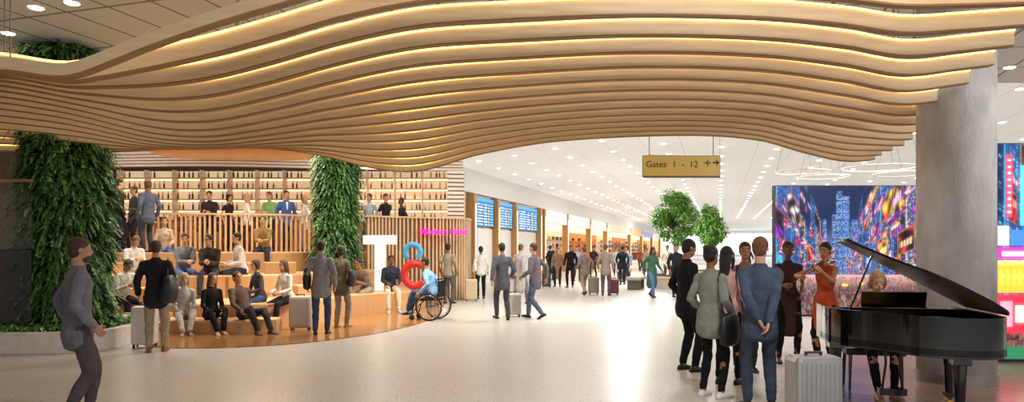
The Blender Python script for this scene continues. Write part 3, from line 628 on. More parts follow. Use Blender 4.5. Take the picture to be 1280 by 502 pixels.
def arcring(g,R,r,a0,a1,n=36):
    rs=[]
    for i in range(n+1):
        a=a0+(a1-a0)*i/n; rd=V((cos(a),0,sin(a))); rs.append([rd*R+rd*(r*cos(b))+V((0,r*sin(b),0)) for b in [2*pi*j/10 for j in range(10)]])
    return g.rings(rs)
e=empty('ring_sign',(wx(516,18.0),18.0,1.50),0,'light blue open round letter above a red ring','letter sign')
arcring(G(),.20,.075,radians(-55),radians(235)).obj('ring',mat('ring_paint','#4fa8dc',.35,var=.03),e,smooth=True)
e=empty('ring_sign',(wx(519,18.0),18.0,.90),0,'bold red round letter C below a blue ring','letter sign')
arcring(G(),.295,.105,radians(45),radians(320)).obj('ring',mat('ring_paint','#d8302a',.35,var=.03),e,smooth=True)
ns=empty('neon_sign',(wx(555,20.5),20.5,2.02),12,'pink neon script sign on the slatted wall','neon sign')
textmesh('lettering','Modern Hand',.25,mat('neon_pink','#ff20a0',.4,emit='#ff0a8c',es=1.9),ns,(0,-.03,.0),(90,0,0),.02,'CENTER',bold=.006)

# ---- bar
bx0,bx1=wx(150,23.6),wx(562,23.6); bar=empty('back_bar_shelving',((bx0+bx1)/2,23.6,1.5),0,'cream back bar with lit shelves of bottles','shelving')
BW=bx1-bx0
G().box((0,.3,1.4),(BW,.06,2.8)).obj('back_panel',mat('bar_panel','#ecd8ba',.6,emit='#ffe0b8',es=.42),bar)  # cream panel given its own glow to look brighter
shz=[1.05,1.42,1.79,2.16,2.53]
for z in shz: 
    G().box((0,.08,z),(BW,.4,.025)).obj('shelf',wood('shelf_wood','#cba878',.5),bar)
    G().box((0,.26,z-.03),(BW,.02,.015)).obj('light_strip',mat('warm_led','#ffd28a',.5,emit='#ffd9a0',es=5),bar)
g=G()
for i in range(13): g.box((-BW/2+BW*i/12,.05,1.4),(.03,.46,2.8))
g.obj('uprights',mat('shelf_upright','#efe3d2',.6),bar)
g=G().box((0,.05,.5),(BW,.5,.98)); g.obj('cabinet_base',wood('bar_wood','#a5764c',.5),bar,bevel=.01)
def bottle(col,h):
    e=empty('bottle',(0,0,-50),0,'glass liquor bottle on a bar shelf','bottle',group='bottles on the bar shelves')
    G().loft([((0,0,0),X3,Y3,.032,.032),((0,0,h*.6),X3,Y3,.032,.032),((0,0,h*.72),X3,Y3,.012,.012),((0,0,h*.94),X3,Y3,.011,.011)],10,cap=False).obj('glass',mat('bottle_glass',col,.15,var=.05,coat=.5),e,smooth=True)
    G().cyl((0,0,h*.94),(0,0,h),.013,seg=8).obj('cap',mat('bottle_cap','#2a2018',.4),e)
    return e
protos=[bottle(c,h) for c,h in(('#4a6a44',.27),('#8a5a30',.24),('#d8c8a0',.26),('#4a352a',.28),('#b0642c',.22),('#dcdcd4',.26))]
used=set(); nb_=0
for z in shz:
    for i in range(66):
        if random.random()<.2: continue
        x=-BW/2+.15+(BW-.3)*i/65+random.uniform(-.04,.04)
        if any(abs(x-(-BW/2+BW*k/12))<.06 for k in range(13)) or nb_>292: continue
        nb_+=1
        k=random.randrange(6); loc=(bar.location.x+x,23.6+.0,1.5+z+.0135)
        if k not in used: protos[k].location=loc; used.add(k)
        else: copytree(protos[k],loc)
def hslat(name,pts,z0,z1,n,label):
    e=empty(name,(0,0,0),0,label,'wall panel'); c=crom([V((wx(a,b),b,0)) for a,b in pts],12)
    rs=[[q+V((0,.08,z0)),q+V((0,.12,z0)),q+V((0,.12,z1)),q+V((0,.08,z1))] for q in c]; G().rings(rs).obj('backing_panel',mat('fascia_back','#9c7854',.6),e)
    g=G(); dz=(z1-z0)/n
    for i in range(n):
        a=z0+i*dz+dz*.15; b=a+dz*.68
        g.rings([[q+V((0,0,a)),q+V((0,.05,a)),q+V((0,.05,b)),q+V((0,0,b))] for q in c])
    g.obj('slats',mat('fascia_slats','#efe6da',.5,var=.05,emit='#f4ece2',es=.12),e)
hslat('bar_fascia',[(140,22.0),(260,21.8),(400,22.4),(500,22.9),(578,23.0)],4.22,4.72,5,'curved cream horizontal-slat fascia above the bar')
hslat('bar_end_panel',[(559,22.6),(580,22.7)],2.55,4.2,12,'cream horizontal-slat end panel of the bar')
ct=empty('bar_counter',(0,0,0),0,'long wooden bar counter with pale top','bar counter')
cp=[(wx(195,21.6),21.6),(wx(540,22.0),22.0),(wx(540,22.5),22.5),(wx(195,22.1),22.1)]
G().prism(cp,1.5,2.5).obj('front',wood('bar_wood','#a5764c',.5),ct); G().prism([(a,b+(.06 if b>22.05 else -.08)) for a,b in cp],2.5,2.55).obj('countertop',mat('stone_top','#d8cbb8',.25),ct)
for i in range(7):
    x=wx(205+22*i,20.9)
    e=empty('bar_stool',(x,20.9,1.5),10*i,'dark wooden bar stool with low back at the counter','stool',group='bar stools')
    G().loft([((0,0,.72),X3,Y3,.18,.18),((0,0,.76),X3,Y3,.18,.18)],16).obj('seat',mat('stool_leather','#4a3526',.5),e,smooth=True)
    G().box((0,-.17,.98),(.34,.03,.16)).box((-.14,-.17,.85),(.02,.02,.2)).box((.14,-.17,.85),(.02,.02,.2)).obj('backrest',mat('stool_wood','#3b281b',.5),e,bevel=.008)
    for a in(-1,1):
        for b in(-1,1): G().tube([(a*.11,b*.11,.70),(a*.18,b*.18,0)],[.015,.012],6,cap=False).obj('leg',mat('stool_wood','#3b281b',.5),e)
cn=empty('canopy',(wx(310,19.8),19.8,4.52),0,'polished copper elliptical ceiling canopy above the bar','ceiling canopy')
G().loft([((0,0,-.22),X3,Y3,2.6,1.2),((0,0,-.12),X3,Y3,2.9,1.4),((0,0,.1),X3,Y3,3.5,1.65),((0,0,.42),X3,Y3,3.7,1.8)],64,cap=False).obj('body',mat('copper','#d09660',.3,metal=.6,var=.08,emit='#d08c4c',es=.22),cn,smooth=True)  # copper glows by itself, standing in for soft recessed light

# ---- planters & greenery
def leafmat(cols):
    m=bpy.data.materials.new('foliage'); m.use_nodes=True; nt=m.node_tree; N=nt.nodes; L=nt.links; b=N['Principled BSDF']
    ge=N.new('ShaderNodeNewGeometry'); r=N.new('ShaderNodeValToRGB'); e=r.color_ramp.elements
    e[0].color=lin(cols[0])+(1,); e[1].color=lin(cols[2])+(1,); x=e.new(.55); x.color=lin(cols[1])+(1,)
    L.new(ge.outputs['Random Per Island'],r.inputs['Fac']); L.new(r.outputs['Color'],b.inputs['Base Color']); b.inputs['Roughness'].default_value=.5
    return m
LM=leafmat(('#22502a','#417838','#94b86c')); LM2=leafmat(('#4f8a34','#7fb850','#b0d878'))
def leaf(g,p,d,L,wd,droop=.5):
    s=d.cross(V((0,0,1))); 
    if s.length<.05: s=V((1,0,0))
    s.normalize(); p1=p+d*L*.5+V((0,0,-L*droop*.18)); p2=p+d*L*.85+V((0,0,-L*droop*.75))
    g.add([p,p1-s*wd,p1+s*wd,p2],[(0,1,3,2)])
def frond(g,p,d,L,droop):
    s=d.cross(V((0,0,1)))
    if s.length<.05: s=V((1,0,0))
    s.normalize(); n=5; pr=p
    for k in range(1,n+1):
        t=k/n; q=p+d*L*t+V((0,0,-L*droop*t*t)); wl_=L*.26*(1-t*.75)
        dd=(q-pr).normalized()
        for sg in(-1,1):
            tip=q+s*sg*wl_+dd*.02; g.add([pr,q,tip],[(0,1,2)])
        pr=q
def greencol(x,y,r,h,n,label,z0=0):
    e=empty('green_column',(x,y,z0),0,label,'living wall column')
    G().cyl((0,0,0),(0,0,h),r*.8,seg=32).obj('core',mat('planting_felt','#16210f',.9),e,smooth=True)
    g=G()
    for i in range(n):
        a=random.uniform(0,2*pi); z=random.uniform(.05,h-.02); bump=.5+.5*sin(a*3+z*2.3)*sin(z*3.1+a)
        rr=r*(.74+.24*bump); d=V((cos(a+random.uniform(-.8,.8)),sin(a+random.uniform(-.8,.8)),random.uniform(-.5,.6))).normalized()
        P0=V((rr*cos(a),rr*sin(a),z))
        if i%4==0: frond(g,P0,d,random.uniform(.20,.38),random.uniform(.3,.9))
        else: leaf(g,P0,d,random.uniform(.10,.24),random.uniform(.018,.042),random.uniform(.3,1.3))
    g.obj('foliage',LM,e)
greencol(wx(82,11.6),11.6,.62,4.71,11000,'column fully covered in dense green ferns and climbers',.265)
greencol(wx(421,17.95),17.95,.50,3.97,7500,'column clad in lush green plants rising through tiers',1.005)
pl=empty('curved_planter',(0,0,0),0,'low curved off-white planter filled with ferns','planter')
pf=plan([(-120,10.3),(0,10.25),(90,10.4),(145,10.9),(170,11.8),(168,12.9),(140,13.3)],7)
back=[(wx(-120,13),13.3)]
rs=[]
for i in range(len(pf)):
    a,b=pf[i]; t=(V(pf[min(i+1,len(pf)-1)]+(0,))-V(pf[max(0,i-1)]+(0,))).normalized(); n=V((-t.y,t.x,0))*.14; q=V((a,b,0))
    rs.append([q,q+n,q+n+V((0,0,.32)),q+V((0,0,.32))])
G().rings(rs).obj('wall',mat('planter_concrete','#d8d1c7',.6,var=.08),pl,bevel=.01)
G().prism([(r[1].x,r[1].y) for r in rs]+back,0.01,.26).obj('soil',mat('soil','#2a1d14',.95,bump=.6),pl)
g=G()
for i in range(560):
    u=random.uniform(-110,162); d=random.uniform(10.45,12.6)
    if d<10.5+max(0,(u-80)*.012): continue
    o=V((wx(u,d),d,.26))
    for k in range(14):
        a=random.uniform(0,2*pi); leaf(g,o+V((0,0,random.uniform(0,.08))),V((cos(a),sin(a),random.uniform(.4,1.5))).normalized(),random.uniform(.15,.34),.02,.9)
g.obj('ferns',LM,pl)
kk=empty('glass_partition',(wx(-20,10.9),10.9,.262),0,'dark panelled partition with glass screen and wooden cap','partition')
G().box((0,0,.66),(1.55,.07,1.32)).obj('lower_panel',mat('dark_panel','#3a3634',.4,alpha=.8),kk,bevel=.01)
G().box((0,0,1.86),(1.55,.015,1.06)).obj('glass_screen',mat('tinted_glass','#8a7a6c',.05,alpha=.12,var=.02),kk)
G().box((0,0,2.42),(1.57,.06,.05)).obj('wooden_cap',wood('cap_wood','#a9713e',.4),kk,bevel=.005)
cc=empty('concrete_column',(5.38,8.25,0),0,'round pale concrete column beside grand piano','column')
G().cyl((0,0,.12),(0,0,4.99),.415,seg=64).obj('shaft',mat('concrete','#bfbebc',.75,var=.22,scale=2.4,bump=.3,bscale=25,stretch=(1.6,1.6,.7)),cc,smooth=True)
G().cyl((0,0,.0),(0,0,.12),.43,seg=64).obj('base_ring',mat('steel_base','#8c8680',.35,metal=.6),cc)

# ================================================================ wave baffles
from bisect import bisect
def interp(tab,u):
    xs=[a for a,_ in tab]
    if u<=xs[0]: return tab[0][1]
    if u>=xs[-1]: return tab[-1][1]
    i=bisect(xs,u)-1
    x0,x1=xs[i],xs[i+1]; y0,y1=tab[i][1],tab[i+1][1]
    def sl(j):
        if j<=0 or j>=len(xs)-1: return (tab[min(j+1,len(xs)-1)][1]-tab[max(j-1,0)][1])/(xs[min(j+1,len(xs)-1)]-xs[max(j-1,0)])
        return (tab[j+1][1]-tab[j-1][1])/(xs[j+1]-xs[j-1])
    t=(u-x0)/(x1-x0); h=x1-x0
    return (2*t**3-3*t*t+1)*y0+(t**3-2*t*t+t)*h*sl(i)+(-2*t**3+3*t*t)*y1+(t**3-t*t)*h*sl(i+1)
near=[(-150,92),(0,86),(80,94),(130,78),(180,58),(260,30),(340,6),(440,-22),(600,-45),(900,-50),(1200,-35),(1450,-25)]
mid=[(-150,98),(0,112),(100,130),(190,148),(260,150),(330,138),(410,120),(520,100),(640,90),(800,82),(950,86),(1060,100),(1130,112),(1200,104),(1300,90)]
far=[(-150,180),(0,184),(140,187),(300,184),(390,190),(470,207),(525,209),(600,189),(700,173),(860,166),(950,172),(1010,188),(1060,198),(1100,196),(1200,190)]
zk=(5.0,7.5,11.8)
rend=[(5,1450),(6,1300),(6.5,1268),(7,1243),(7.5,1212),(8.0,1172),(8.6,1150),(9.4,1146),(10.2,1138),(11,1116),(11.8,1094)]
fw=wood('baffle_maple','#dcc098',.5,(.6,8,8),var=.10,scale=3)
fe_=wood('baffle_shade_edge','#9a7246',.6,(.6,8,8),var=.1,scale=3)  # darker strip puts the shade line under each board into the colour
led=mat('baffle_led','#ffd880',.5,emit='#ffcf74',es=3.2)
rodm=mat('rod','#77736c',.4,metal=.7)
NF=15
for i in range(NF):
    z=5.0+(12.0-5.0)*i/(NF-1)
    l0=(z-zk[1])*(z-zk[2])/((zk[0]-zk[1])*(zk[0]-zk[2])); l1=(z-zk[0])*(z-zk[2])/((zk[1]-zk[0])*(zk[1]-zk[2])); l2=(z-zk[0])*(z-zk[1])/((zk[2]-zk[0])*(zk[2]-zk[1]))
    ue=interp(rend,z); n=90; rs=[];ls=[];es_=[];rods=G()
    e=empty('wave_baffle',(0,z,0),0,'long wavy maple wood ceiling baffle with warm light strip','ceiling baffle',group='wavy timber ceiling baffles')
    bh=.105+.055*(12-z)/7
    if i==0: bh=.09
    for k in range(n+1):
        u=-130+(ue+130)*k/n
        hs=[hz(interp(t,u),q) for t,q in zip((near,mid,far),zk)]
        H=hs[0]*l0+hs[1]*l1+hs[2]*l2; x=wx(u,z)
        rs.append([V((x,0,H)),V((x,.04,H)),V((x,.04,H+bh)),V((x,0,H+bh))])
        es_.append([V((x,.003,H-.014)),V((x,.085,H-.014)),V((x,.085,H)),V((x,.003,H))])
        if i==0: ls.append([V((x,.045,H+.03)),V((x,.060,H+.03)),V((x,.060,H+.05)),V((x,.045,H+.05))])
        else:
            t_=H+bh*.86; ls.append([V((x,-.016,t_)),V((x,-.001,t_)),V((x,-.001,t_+.016)),V((x,-.016,t_+.016))])
        if k in(8,30,52,74,88): rods.cyl((x,.02,H+bh-.01),(x,.02,4.999),.005,seg=5)
    G().rings(rs).obj('board',fw,e)
    G().rings(es_).obj('shade_edge',fe_,e)
    G().rings(ls).obj('light_strip',led,e)
    rods.obj('suspension_rod',rodm,e)
# ================================================================ ceiling downlights and added lamps
dl=empty('downlight',(0,0,0),0,'small round recessed ceiling downlight, bright white','downlight',group='ceiling downlights')
G().cyl((0,0,-.02),(0,0,0),.11,seg=16).obj('trim_ring',mat('trim_white','#e8e8e8',.5),dl)
G().cyl((0,0,-.03),(0,0,-.018),.085,seg=16).obj('lens',mat('downlight_lens','#ffffff',.4,emit='#fffaf0',es=22),dl)
k=0
for a in range(0,36):
    for b in range(0,11):
        p=along(-10+a*2.4+(b%2)*1.2,-1.3-b*1.8,4.999)
        if p.y<14 or k>290: continue
        u=640+F*p.x/p.y
        if u>1300 or u<560: continue
        if k==0: dl.location=p
        else: copytree(dl,p)
        k+=1
for (u,v) in((45,8),(90,2),(10,40),(1262,83),(1275,110)):
    d=3.4*F/(310-v); copytree(dl,(wx(u,d),d,4.999))
def area(x,y,z,sx,sy,pw,col=(1,.95,.88),rot=(0,0,0)):  # added fill lamps that brighten the hall from ceiling height
    l=bpy.data.lights.new('fill_light','AREA'); l.shape='RECTANGLE'; l.size=sx; l.size_y=sy; l.energy=pw; l.color=col
    o=bpy.data.objects.new('fill_light',l); COL.objects.link(o); o.location=(x,y,z); o.rotation_euler=[radians(r) for r in rot]
for (x,y,p,c) in((2,2.6,270,(1,.98,.96)),(8,5.5,220,(1,.98,.96)),(7.5,13.5,280,(1,.98,.95)),(1.5,17,180,(1,.98,.94)),(5,18,180,(1,.98,.94)),(5,30,480,(1,.98,.95)),(9,42,480,(1,.98,.95)),(14,60,500,(1,.98,.95)),(18,80,500,(1,.98,.95)),(-2.5,14.5,210,(1,.93,.82)),(-8,14.2,150,(1,.91,.78)),(-6.5,17.6,160,(1,.91,.78)),(-11,18.5,130,(1,.88,.72)),(-4.5,21.2,90,(1,.9,.76))):
    area(x,y,4.97,1.2,1.2,p,c)
def spot(x,y,z,tx,ty,tz,pw,ang_,col,r=.06):  # added spots that make sunlit patches on seating and floor
    l=bpy.data.lights.new('sun_patch_spot','SPOT'); l.energy=pw; l.spot_size=radians(ang_); l.spot_blend=.35; l.color=col; l.shadow_soft_size=r
    o=bpy.data.objects.new('sun_patch_spot',l); COL.objects.link(o); o.location=(x,y,z); o.rotation_euler=(V((tx,ty,tz))-V((x,y,z))).to_track_quat('-Z','Y').to_euler()
spot(-2.2,12.6,4.9,-5.2,14.2,.5,1000,36,(1,.88,.68)); spot(-1.2,13.2,4.9,-3.0,15.5,.3,850,34,(1,.9,.7)); spot(-8,12.6,4.9,-7.6,14.6,.8,600,32,(1,.88,.68)); spot(3.4,12.5,4.9,.3,17.5,0,800,44,(1,.96,.88),.1)

# ================================================================ ring pendants
for (u,v,ru,d) in((1003,215,32,13.6),(1030,221,30,15.6),(1098,210,42,13.4),(1132,217,36,15.8)):
    z=hz(v,d); r=ru*d/F; e=empty('ring_pendant',(wx(u,d),d,z),0,'thin white ring pendant lamp on wires','pendant lamp',group='ring pendant lamps')
    G().torus((0,0,0),r,.015,None,64,8).obj('ring',mat('ring_metal','#c9c2b6',.4,emit='#fff0dc',es=.3),e,smooth=True)
    g=G()
    for k in range(3): a=2*pi*k/3+.4; g.cyl((r*cos(a),r*sin(a),0),(r*.1*cos(a),r*.1*sin(a),4.99-z),.004,seg=5)
    g.obj('wires',mat('wire','#8a8a8a',.4,metal=.6),e)

# ================================================================ gates sign
sd=17.0
sg_=empty('gate_sign',(wx(851.5,sd),sd,hz(208,sd)),0,'hanging mustard wayfinding sign with dark Gates text','sign')
sw_=97*sd/F; shh=28*sd/F
G().box((0,0,0),(sw_,.10,shh)).obj('panel',mat('sign_panel','#5a5138',.5,var=.04),sg_,bevel=.01)
yel=mat('sign_yellow','#a3863a',.5,emit='#a3863a',es=.2,var=.03); blk_=mat('sign_black','#1c1914',.5)
G().box((0,-.053,.015),(sw_-.03,.01,shh-.06)).obj('yellow_face',yel,sg_)
textmesh('lettering','Gates',.22,blk_,sg_,(-.90,-.062,-.02)); textmesh('lettering','1  -  12',.22,blk_,sg_,(-.24,-.062,-.02))
g=G()
def flat(pts,y=-.062): 
    n=len(pts); return [(a,y,b) for a,b in pts],[tuple(range(n))]
g.add(*flat([(.53+(a-.56)*.85,b*.85) for a,b in [(.56,.10),(.60,.085),(.66,.085),(.70,.0),(.72,0),(.705,.085),(.745,.09),(.765,.06),(.78,.06),(.77,.10),(.78,.14),(.765,.14),(.745,.11),(.705,.115),(.72,.20),(.70,.20),(.66,.115),(.60,.115)]]))
g.obj('aeroplane_symbol',blk_,sg_)
g=G(); g.add(*flat([(.775,.07),(.865,.07),(.85,.01),(.94,.09),(.85,.17),(.865,.11),(.775,.11)],-.064)); g.obj('arrow_symbol',blk_,sg_)
for s_ in(-1,1): G().cyl((s_*.8,0,shh/2),(s_*.8,0,4.99-hz(208,sd)),.012,seg=8).obj('suspension_rod',rodm,sg_)

# ================================================================ LED screens with city at night
def setcol(ob,W,H,img):
    me=ob.data; ca=me.color_attributes.new('Col','FLOAT_COLOR','CORNER')
    flatc=np.ones((W*H,4,4),dtype=np.float32); flatc[:,:,:3]=img.reshape(W*H,1,3)
    ca.data.foreach_set('color',flatc.ravel())
def gridobj(name,W,H,w,h,m,parent,y=-.06):
    xs=np.linspace(-w/2,w/2,W+1); zs=np.linspace(0,h,H+1)
    vs=[(a,y,b) for b in zs for a in xs]; fs=[(j*(W+1)+i,j*(W+1)+i+1,(j+1)*(W+1)+i+1,(j+1)*(W+1)+i) for j in range(H) for i in range(W)]
    g=G(); g.v=vs; g.f=fs; return g.obj(name,m,parent)
def city(W,H,seed,vx,vy,asp,nb,strip=False):
    r=np.random.RandomState(seed)
    Y,X=np.mgrid[0:H,0:W]; X=(X+.5)/W*asp; Y=(Y+.5)/H; vx*=asp
    im=np.zeros((H,W,3)); im[:]=(.003,.010,.05); im+=np.exp(-((Y-vy-.06)**2*40+((X-vx))**2*30))[:,:,None]*np.array([.5,.45,.6])
    side=np.where(X<vx,-1,1); dx=np.abs(X-vx)+.01; v=(Y-vy)/dx; u=np.log(dx)
    hsh=lambda a,b:(np.sin(a*12.9898+b*78.233)*43758.5453)%1
    for s in(-1,1):
        us=-3.4
        while us<1:
            du=r.uniform(.12,.30); top=r.uniform(1.3,3.6)
            m=(side==s)&(u>us)&(u<us+du)&(v>-.1)&(v<top)
            base=np.array([.006,.018,.075])*r.uniform(.5,2.4); lit=[np.array(q) for q in((.10,.38,1.),(.25,.6,1.),(1.,.75,.45),(.15,.3,.9),(.1,.5,.9))][r.randint(5)]
            im[m]=base
            fu,fv=r.uniform(34,70),r.uniform(18,40)
            cu,cv=np.floor(u*fu),np.floor(v*fv); wn=((u*fu)%1>.35)&((v*fv)%1>.4); h=hsh(cu+seed,cv*1.7+us)
            mm=m&wn&(h<r.uniform(.3,.7)); im[mm]=(lit*(.15+.9*hsh(cu*3,cv)[:,:,None]**2))[mm]
            e_=m&((u-us)<du*.06); im[e_]=lit*.5
            us+=du
    for k in range(9):
        cx=vx+r.uniform(-.13,.13); ww=r.uniform(.012,.035); tp=vy+r.uniform(.2,.66); m=(abs(X-cx)<ww)&(Y<tp)&(Y>vy)
        im[m]=np.array([.012,.04,.15])*r.uniform(.6,1.6); wn=((X*130)%1>.4)&((Y*110)%1>.45)&(hsh(np.floor(X*130),np.floor(Y*110))<.6); im[m&wn]=np.array([.35,.6,1.])*r.uniform(.5,1.1)
    cs=[(1,.03,.08),(.03,.25,1),(1,.40,.02),(.85,.02,.5),(1,.95,.9),(.02,.65,1),(.45,.04,1),(1,.75,.05),(.9,.06,.06),(.06,.15,.8),(.02,.02,.05),(1,.1,.05),(1,.5,.05)]
    for k in range(nb):
        s=r.choice([-1,1]); u0=r.uniform(-3.2,-.05); big=r.rand()<.20; du=r.uniform(.14,.28) if big else r.uniform(.04,.12)
        v0=r.uniform(0,1.3)*(1 if u0>-1.2 else 1.9); dv=r.uniform(.25,.6) if big else r.uniform(.05,.22)
        m=(side==s)&(u>u0)&(u<u0+du)&(v>v0)&(v<v0+dv)
        c1,c2,c3=[np.array(cs[r.randint(len(cs))]) for _ in range(3)]
        a=(u-u0)/du; b=(v-v0)/dv
        w1=.5+.5*np.sin(a*r.uniform(3,9)+r.rand()*6+2*np.sin(b*r.uniform(2,6)+r.rand()*6)); w2=.5+.5*np.sin(b*r.uniform(5,16)+r.rand()*6+2*np.sin(a*r.uniform(3,9)))
        col=c1*(.25+.5*w1[:,:,None])*(1-w2[:,:,None])+c2*w2[:,:,None]*(w1[:,:,None]**2)
        if r.rand()<.5:
            tx=(np.abs(b-r.uniform(.3,.7))<.13)&((a*r.randint(5,10))%1>.3)&(a>.12)&(a<.88); col[tx]=c3*.6+.4
        e_=(a<.04)|(a>.96)|(b<.04)|(b>.96); col=np.where(e_[:,:,None],c3*.5,col)
        im[m]=(col*r.uniform(.5,1.1))[m]
    fl_=(Y<vy)
    im[fl_]=np.array([.02,.016,.045]); im+= (fl_*np.exp(-((Y-vy)**2*140)))[:,:,None]*np.array([.55,.28,.22])
    n=int(W*H*.05)
    for i in range(n):
        f=r.rand()**.9; y=int((vy*(1-f)-.012)*H)
        if y<0: continue
        x=r.randint(W); sz=1+int(f*H*.014); hh=int(sz*2.4)+1
        c=[(.28,.09,.05),(.04,.06,.18),(.32,.22,.15),(.01,.01,.02),(.45,.03,.05),(.5,.2,.04),(.01,.01,.04),(.04,.04,.1),(.35,.32,.32)][r.randint(9)]
        im[max(0,y-hh):y,x:x+sz]=np.array(c)*r.uniform(.2,.8); im[y:y+max(1,sz//2),x:x+sz]=np.array((.26,.13,.08))*r.uniform(.1,1)
    for i in range(8):
        x=int((vx/asp+r.uniform(-.2,.2))*W); y=int((vy-.02-r.uniform(0,.08))*H); w2=int(W*.02); im[y:y+int(H*.02),x:x+w2]=(1,.55,.02); im[y:y+2,x:x+2]=(1,.95,.8)
    if strip:
        def R(x0,x1,y0,y1,c): im[int(y0*H):int(y1*H),int(x0*W):int(x1*W)]=c
        R(0,.24,.31,.46,(1,.42,.03)); R(0,.24,.44,.46,(1,.85,.2))
        for q in range(5):
            R(.02+q*.042,.035+q*.042,.345,.415,(1,.85,.1)); R(.02+q*.042,.05+q*.042,.375,.39,(1,.85,.1))
        R(0,.24,.465,.52,(.75,.02,.35)); R(.03,.2,.48,.50,(1,.7,.9)); R(0,.08,.53,.62,(.6,.65,.9)); R(.09,.24,.53,.60,(.05,.2,.9))
        R(0,.24,.12,.30,(.75,.02,.05)); R(.02,.10,.15,.27,(1,.3,.4)); R(.12,.22,.17,.25,(1,.8,.6)); R(.06,.10,.66,.95,(.9,.05,.1)); R(.15,.20,.62,.9,(.1,.5,1))
        for q in range(9): R(.07,.09,.68+q*.03,.69+q*.03,(1,1,1))
        R(0,1,0,.06,(.02,.16,.07))
    bl=im.copy()
    for s in(1,2,4): bl=(bl+np.roll(bl,s,0)+np.roll(bl,-s,0)+np.roll(bl,s,1)+np.roll(bl,-s,1))/5
    im=im*.85+bl*.45
    return np.clip(im,0,1.3).astype(np.float32)
sm=attrmat('led_screen_picture',1.5); fr=mat('screen_frame','#0d0d10',.4)
ax0,ax1=wx(968,16),wx(1195,16)
a=empty('video_wall',((ax0+ax1)/2,16,0),0,'large video wall showing a neon-lit city square at night','screen')
G().box((0,.05,1.54),(ax1-ax0,.2,3.07)).obj('housing',fr,a); o=gridobj('display',440,310,ax1-ax0-.01,3.02,sm,a,-.055); o.location=(0,0,.045); setcol(o,440,310,city(440,310,3,.36,.31,1.4,360))
bx0_,bx1_=wx(1243,9.6),wx(1430,9.6)
b=empty('video_wall',((bx0_+bx1_)/2,9.6,0),0,'tall video wall of neon billboards behind concrete column','screen')
G().box((0,.05,1.54),(bx1_-bx0_,.2,3.07)).obj('housing',fr,b); o=gridobj('display',280,360,bx1_-bx0_-.01,3.02,sm,b,-.055); o.location=(0,0,.045); setcol(o,280,360,city(280,360,12,1.05,.25,.7,160,True))

# ================================================================ shops
pil=wood('pillar_oak','#b98452',.45,(6,6,1))
fids_m=attrmat('flight_board_picture',1.2)
def fids_img(W,H,seed):
    r=np.random.RandomState(seed); im=np.zeros((H,W,3)); im[:]=(.03,.20,.52); im[-5:]=(.1,.45,.8)
    for y in range(2,H-8,4):
        x=2
        for seg,cl in((5,(.9,.95,1)),(14,(.7,.85,1)),(7,(.9,.95,1)),(5,(1,.8,.2)),(6,(.4,.95,.7))):
            for q in range(seg):
                if r.rand()<.8 and x+q<W-1: im[y:y+2,x+q]=cl
            x+=seg+2
    return im.astype(np.float32)
def pillar(t): 
    e=empty('wooden_pillar',along(t,-.05,0),ang,'vertical oak pillar between shop bays','pillar',group='oak pillars along the shops')
    G().box((0,0,1.98),(.35,.4,3.94)).obj('cladding',pil,e,bevel=.01)
    G().box((0,-.205,1.9),(.04,.02,3.2)).obj('light_strip',mat('warm_led','#ffd28a',.5,emit='#ffd9a0',es=5),e)
b1=[588,618,641,672]
for i in range(3):
    t0,t1=t_of(b1[i]),t_of(b1[i+1]); tm=(t0+t1)/2; wdt=t1-t0-.4; pillar(t0)
    struct(G().box((0,0,1.25),(wdt,.12,2.5),0),'door_%d'%(i+1),mat('door_white','#e6e3de',.5,var=.03),loc=along(tm,.1,0),rz=ang)
    e=empty('flight_information_board',along(tm,0,2.56),ang,'blue flight information display board above white doors','display',group='flight information boards')
    G().box((0,.05,.66),(wdt,.16,1.34)).obj('housing',fr,e); o=gridobj('display',48,40,wdt-.06,1.28,fids_m,e,-.035); o.location=(0,0,.02); setcol(o,48,40,fids_img(48,40,i))
pillar(t_of(672))
bb=[677,706,735,756,786,801,814,824,832]
pal=[('#c9956a','#f2ede6'),('#a06a44','#f2ede6'),('#e6dac6','#e2ded8'),('#d98636','#d8c8ae'),('#e0d2bc','#e8b070'),('#b87a4a','#8f9fd0'),('#e0d8cc','#e8e2da'),('#b08050','#d8d4cc')]
goods=['#b03a2e','#d8b25a','#e8e4dc','#3a6a8a','#5a8a4a','#d07a30','#2a2a30']
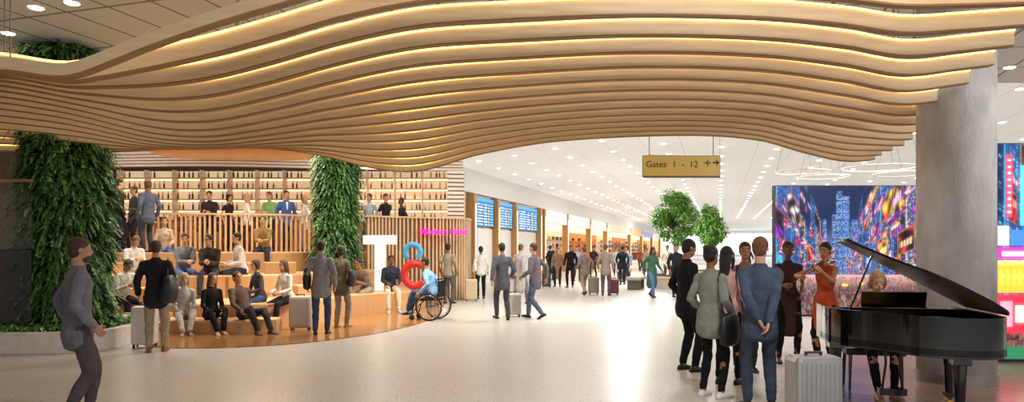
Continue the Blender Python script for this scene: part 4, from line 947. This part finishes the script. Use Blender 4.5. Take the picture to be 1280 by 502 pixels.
for i in range(len(bb)-1):
    t0,t1=t_of(bb[i]),t_of(bb[i+1]); tm=(t0+t1)/2; W_=t1-t0-.5; pillar(t0)
    inner,fc=pal[i]
    e=empty('shop_unit',along(tm,0,0),ang,'open shop front with lit interior, shelving and counter','shop')
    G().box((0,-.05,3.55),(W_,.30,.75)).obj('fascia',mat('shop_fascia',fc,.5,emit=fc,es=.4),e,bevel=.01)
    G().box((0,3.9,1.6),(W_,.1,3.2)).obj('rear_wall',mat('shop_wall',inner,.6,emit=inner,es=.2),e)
    G().box((0,2,3.15),(W_*.9,3.6,.06)).obj('ceiling_light',mat('shop_light','#ffe2b0',.5,emit='#ffdcae',es=1.8),e)
    for z in(.5,1.1,1.7,2.3): G().box((0,3.6,z),(W_*.9,.45,.05)).obj('shelf',pil,e)
    g=G().box((0,1.2,.5),(W_*.55,.6,1.0)); g.obj('counter',wood('shop_counter','#7d5232',.5),e,bevel=.02)
    G().box((0,1.2,1.02),(W_*.58,.66,.05)).obj('countertop',mat('stone_top','#d8cbb8',.25),e)
    if W_>1.5:
        for z in(.5,1.1,1.7,2.3):
            n=min(5,max(2,int(W_)))
            for k in range(n):
                q=empty('goods_box',along(tm-W_*.36+W_*.72*k/(n-1),3.55,z+.03),ang,'coloured packaged goods on a shop shelf','goods',group='goods on shop shelves')
                G().box((0,0,.14),(.34,.22,.28)).obj('carton',mat('carton',random.choice(goods),.5),q,bevel=.02)
                G().box((0,0,.29),(.30,.18,.02)).obj('flap',mat('carton_top','#d9d2c6',.6),q)
pillar(t_of(832))

# ================================================================ trees
def tree(x,y,h,r,label,seed,nl):
    random.seed(seed); e=empty('indoor_tree',(x,y,.55),0,label,'tree'); g=G()
    g.tube([(0,0,0),(.03,0,h*.3),(-.02,.03,h*.6),(0,0,h*.9)],[.07,.06,.04,.02],8)
    cl=[]
    for i in range(30):
        a=random.uniform(0,2*pi); z=random.uniform(.46,1.0)*h; q=max(.25,1-abs(z/h-.70)/.42); rr=r*random.uniform(.3,1)*q; c_=V((rr*cos(a),rr*sin(a),z))
        g.tube([(0,0,z-.4),c_*.5+V((0,0,z*.5-.2)),c_],[.025,.018,.01],6); cl.append((c_,r*random.uniform(.28,.42)))
    g.obj('trunk',mat('bark','#5a4636',.8,bump=.4),e,smooth=True); g=G()
    for i in range(nl):
        c_,q=random.choice(cl); d=V([random.gauss(0,1) for _ in range(3)]).normalized(); leaf(g,c_+d*q*random.uniform(.3,1),(d+V((0,0,-.2))).normalized(),random.uniform(.10,.18),.042,.5)
    g.obj('foliage',LM2,e)
    q=empty('tree_planter',(x,y,0),0,'round white planter with timber seat around a tree','planter')
    G().loft([((0,0,.0),X3,Y3,.75,.75),((0,0,.5),X3,Y3,.85,.85)],32,cap=False).obj('pot',mat('pot_white','#e2ddd6',.5),q,smooth=False)
    G().cyl((0,0,.5),(0,0,.53),.78,seg=32).obj('soil',mat('soil','#2a1d14',.95,bump=.6),q)
    G().torus((0,0,.44),1.05,.07,None,40,6).obj('seat_ring',tw,q)
tree(wx(843,27),27,3.2,.9,'slender green-leaved tree in a round planter',1,6500)
tree(wx(887,33),33,2.95,.80,'smaller green tree further along the concourse',2,5200)
random.seed(5)
for (u,d) in((795,27),(822,34),(780,36)):
    e=empty('bench',(wx(u,d),d,0),ang,'low pale upholstered bench in the concourse','bench',group='concourse benches')
    G().box((0,0,.42),(1.8,.6,.12)).obj('seat',mat('bench_fabric','#b7ac9f',.8),e,bevel=.03)
    for s_ in(-1,1): G().box((s_*.7,0,.18),(.08,.5,.36)).obj('leg',mat('bench_leg','#6b6560',.4,metal=.5),e,bevel=.01)
print('people',PN[0])
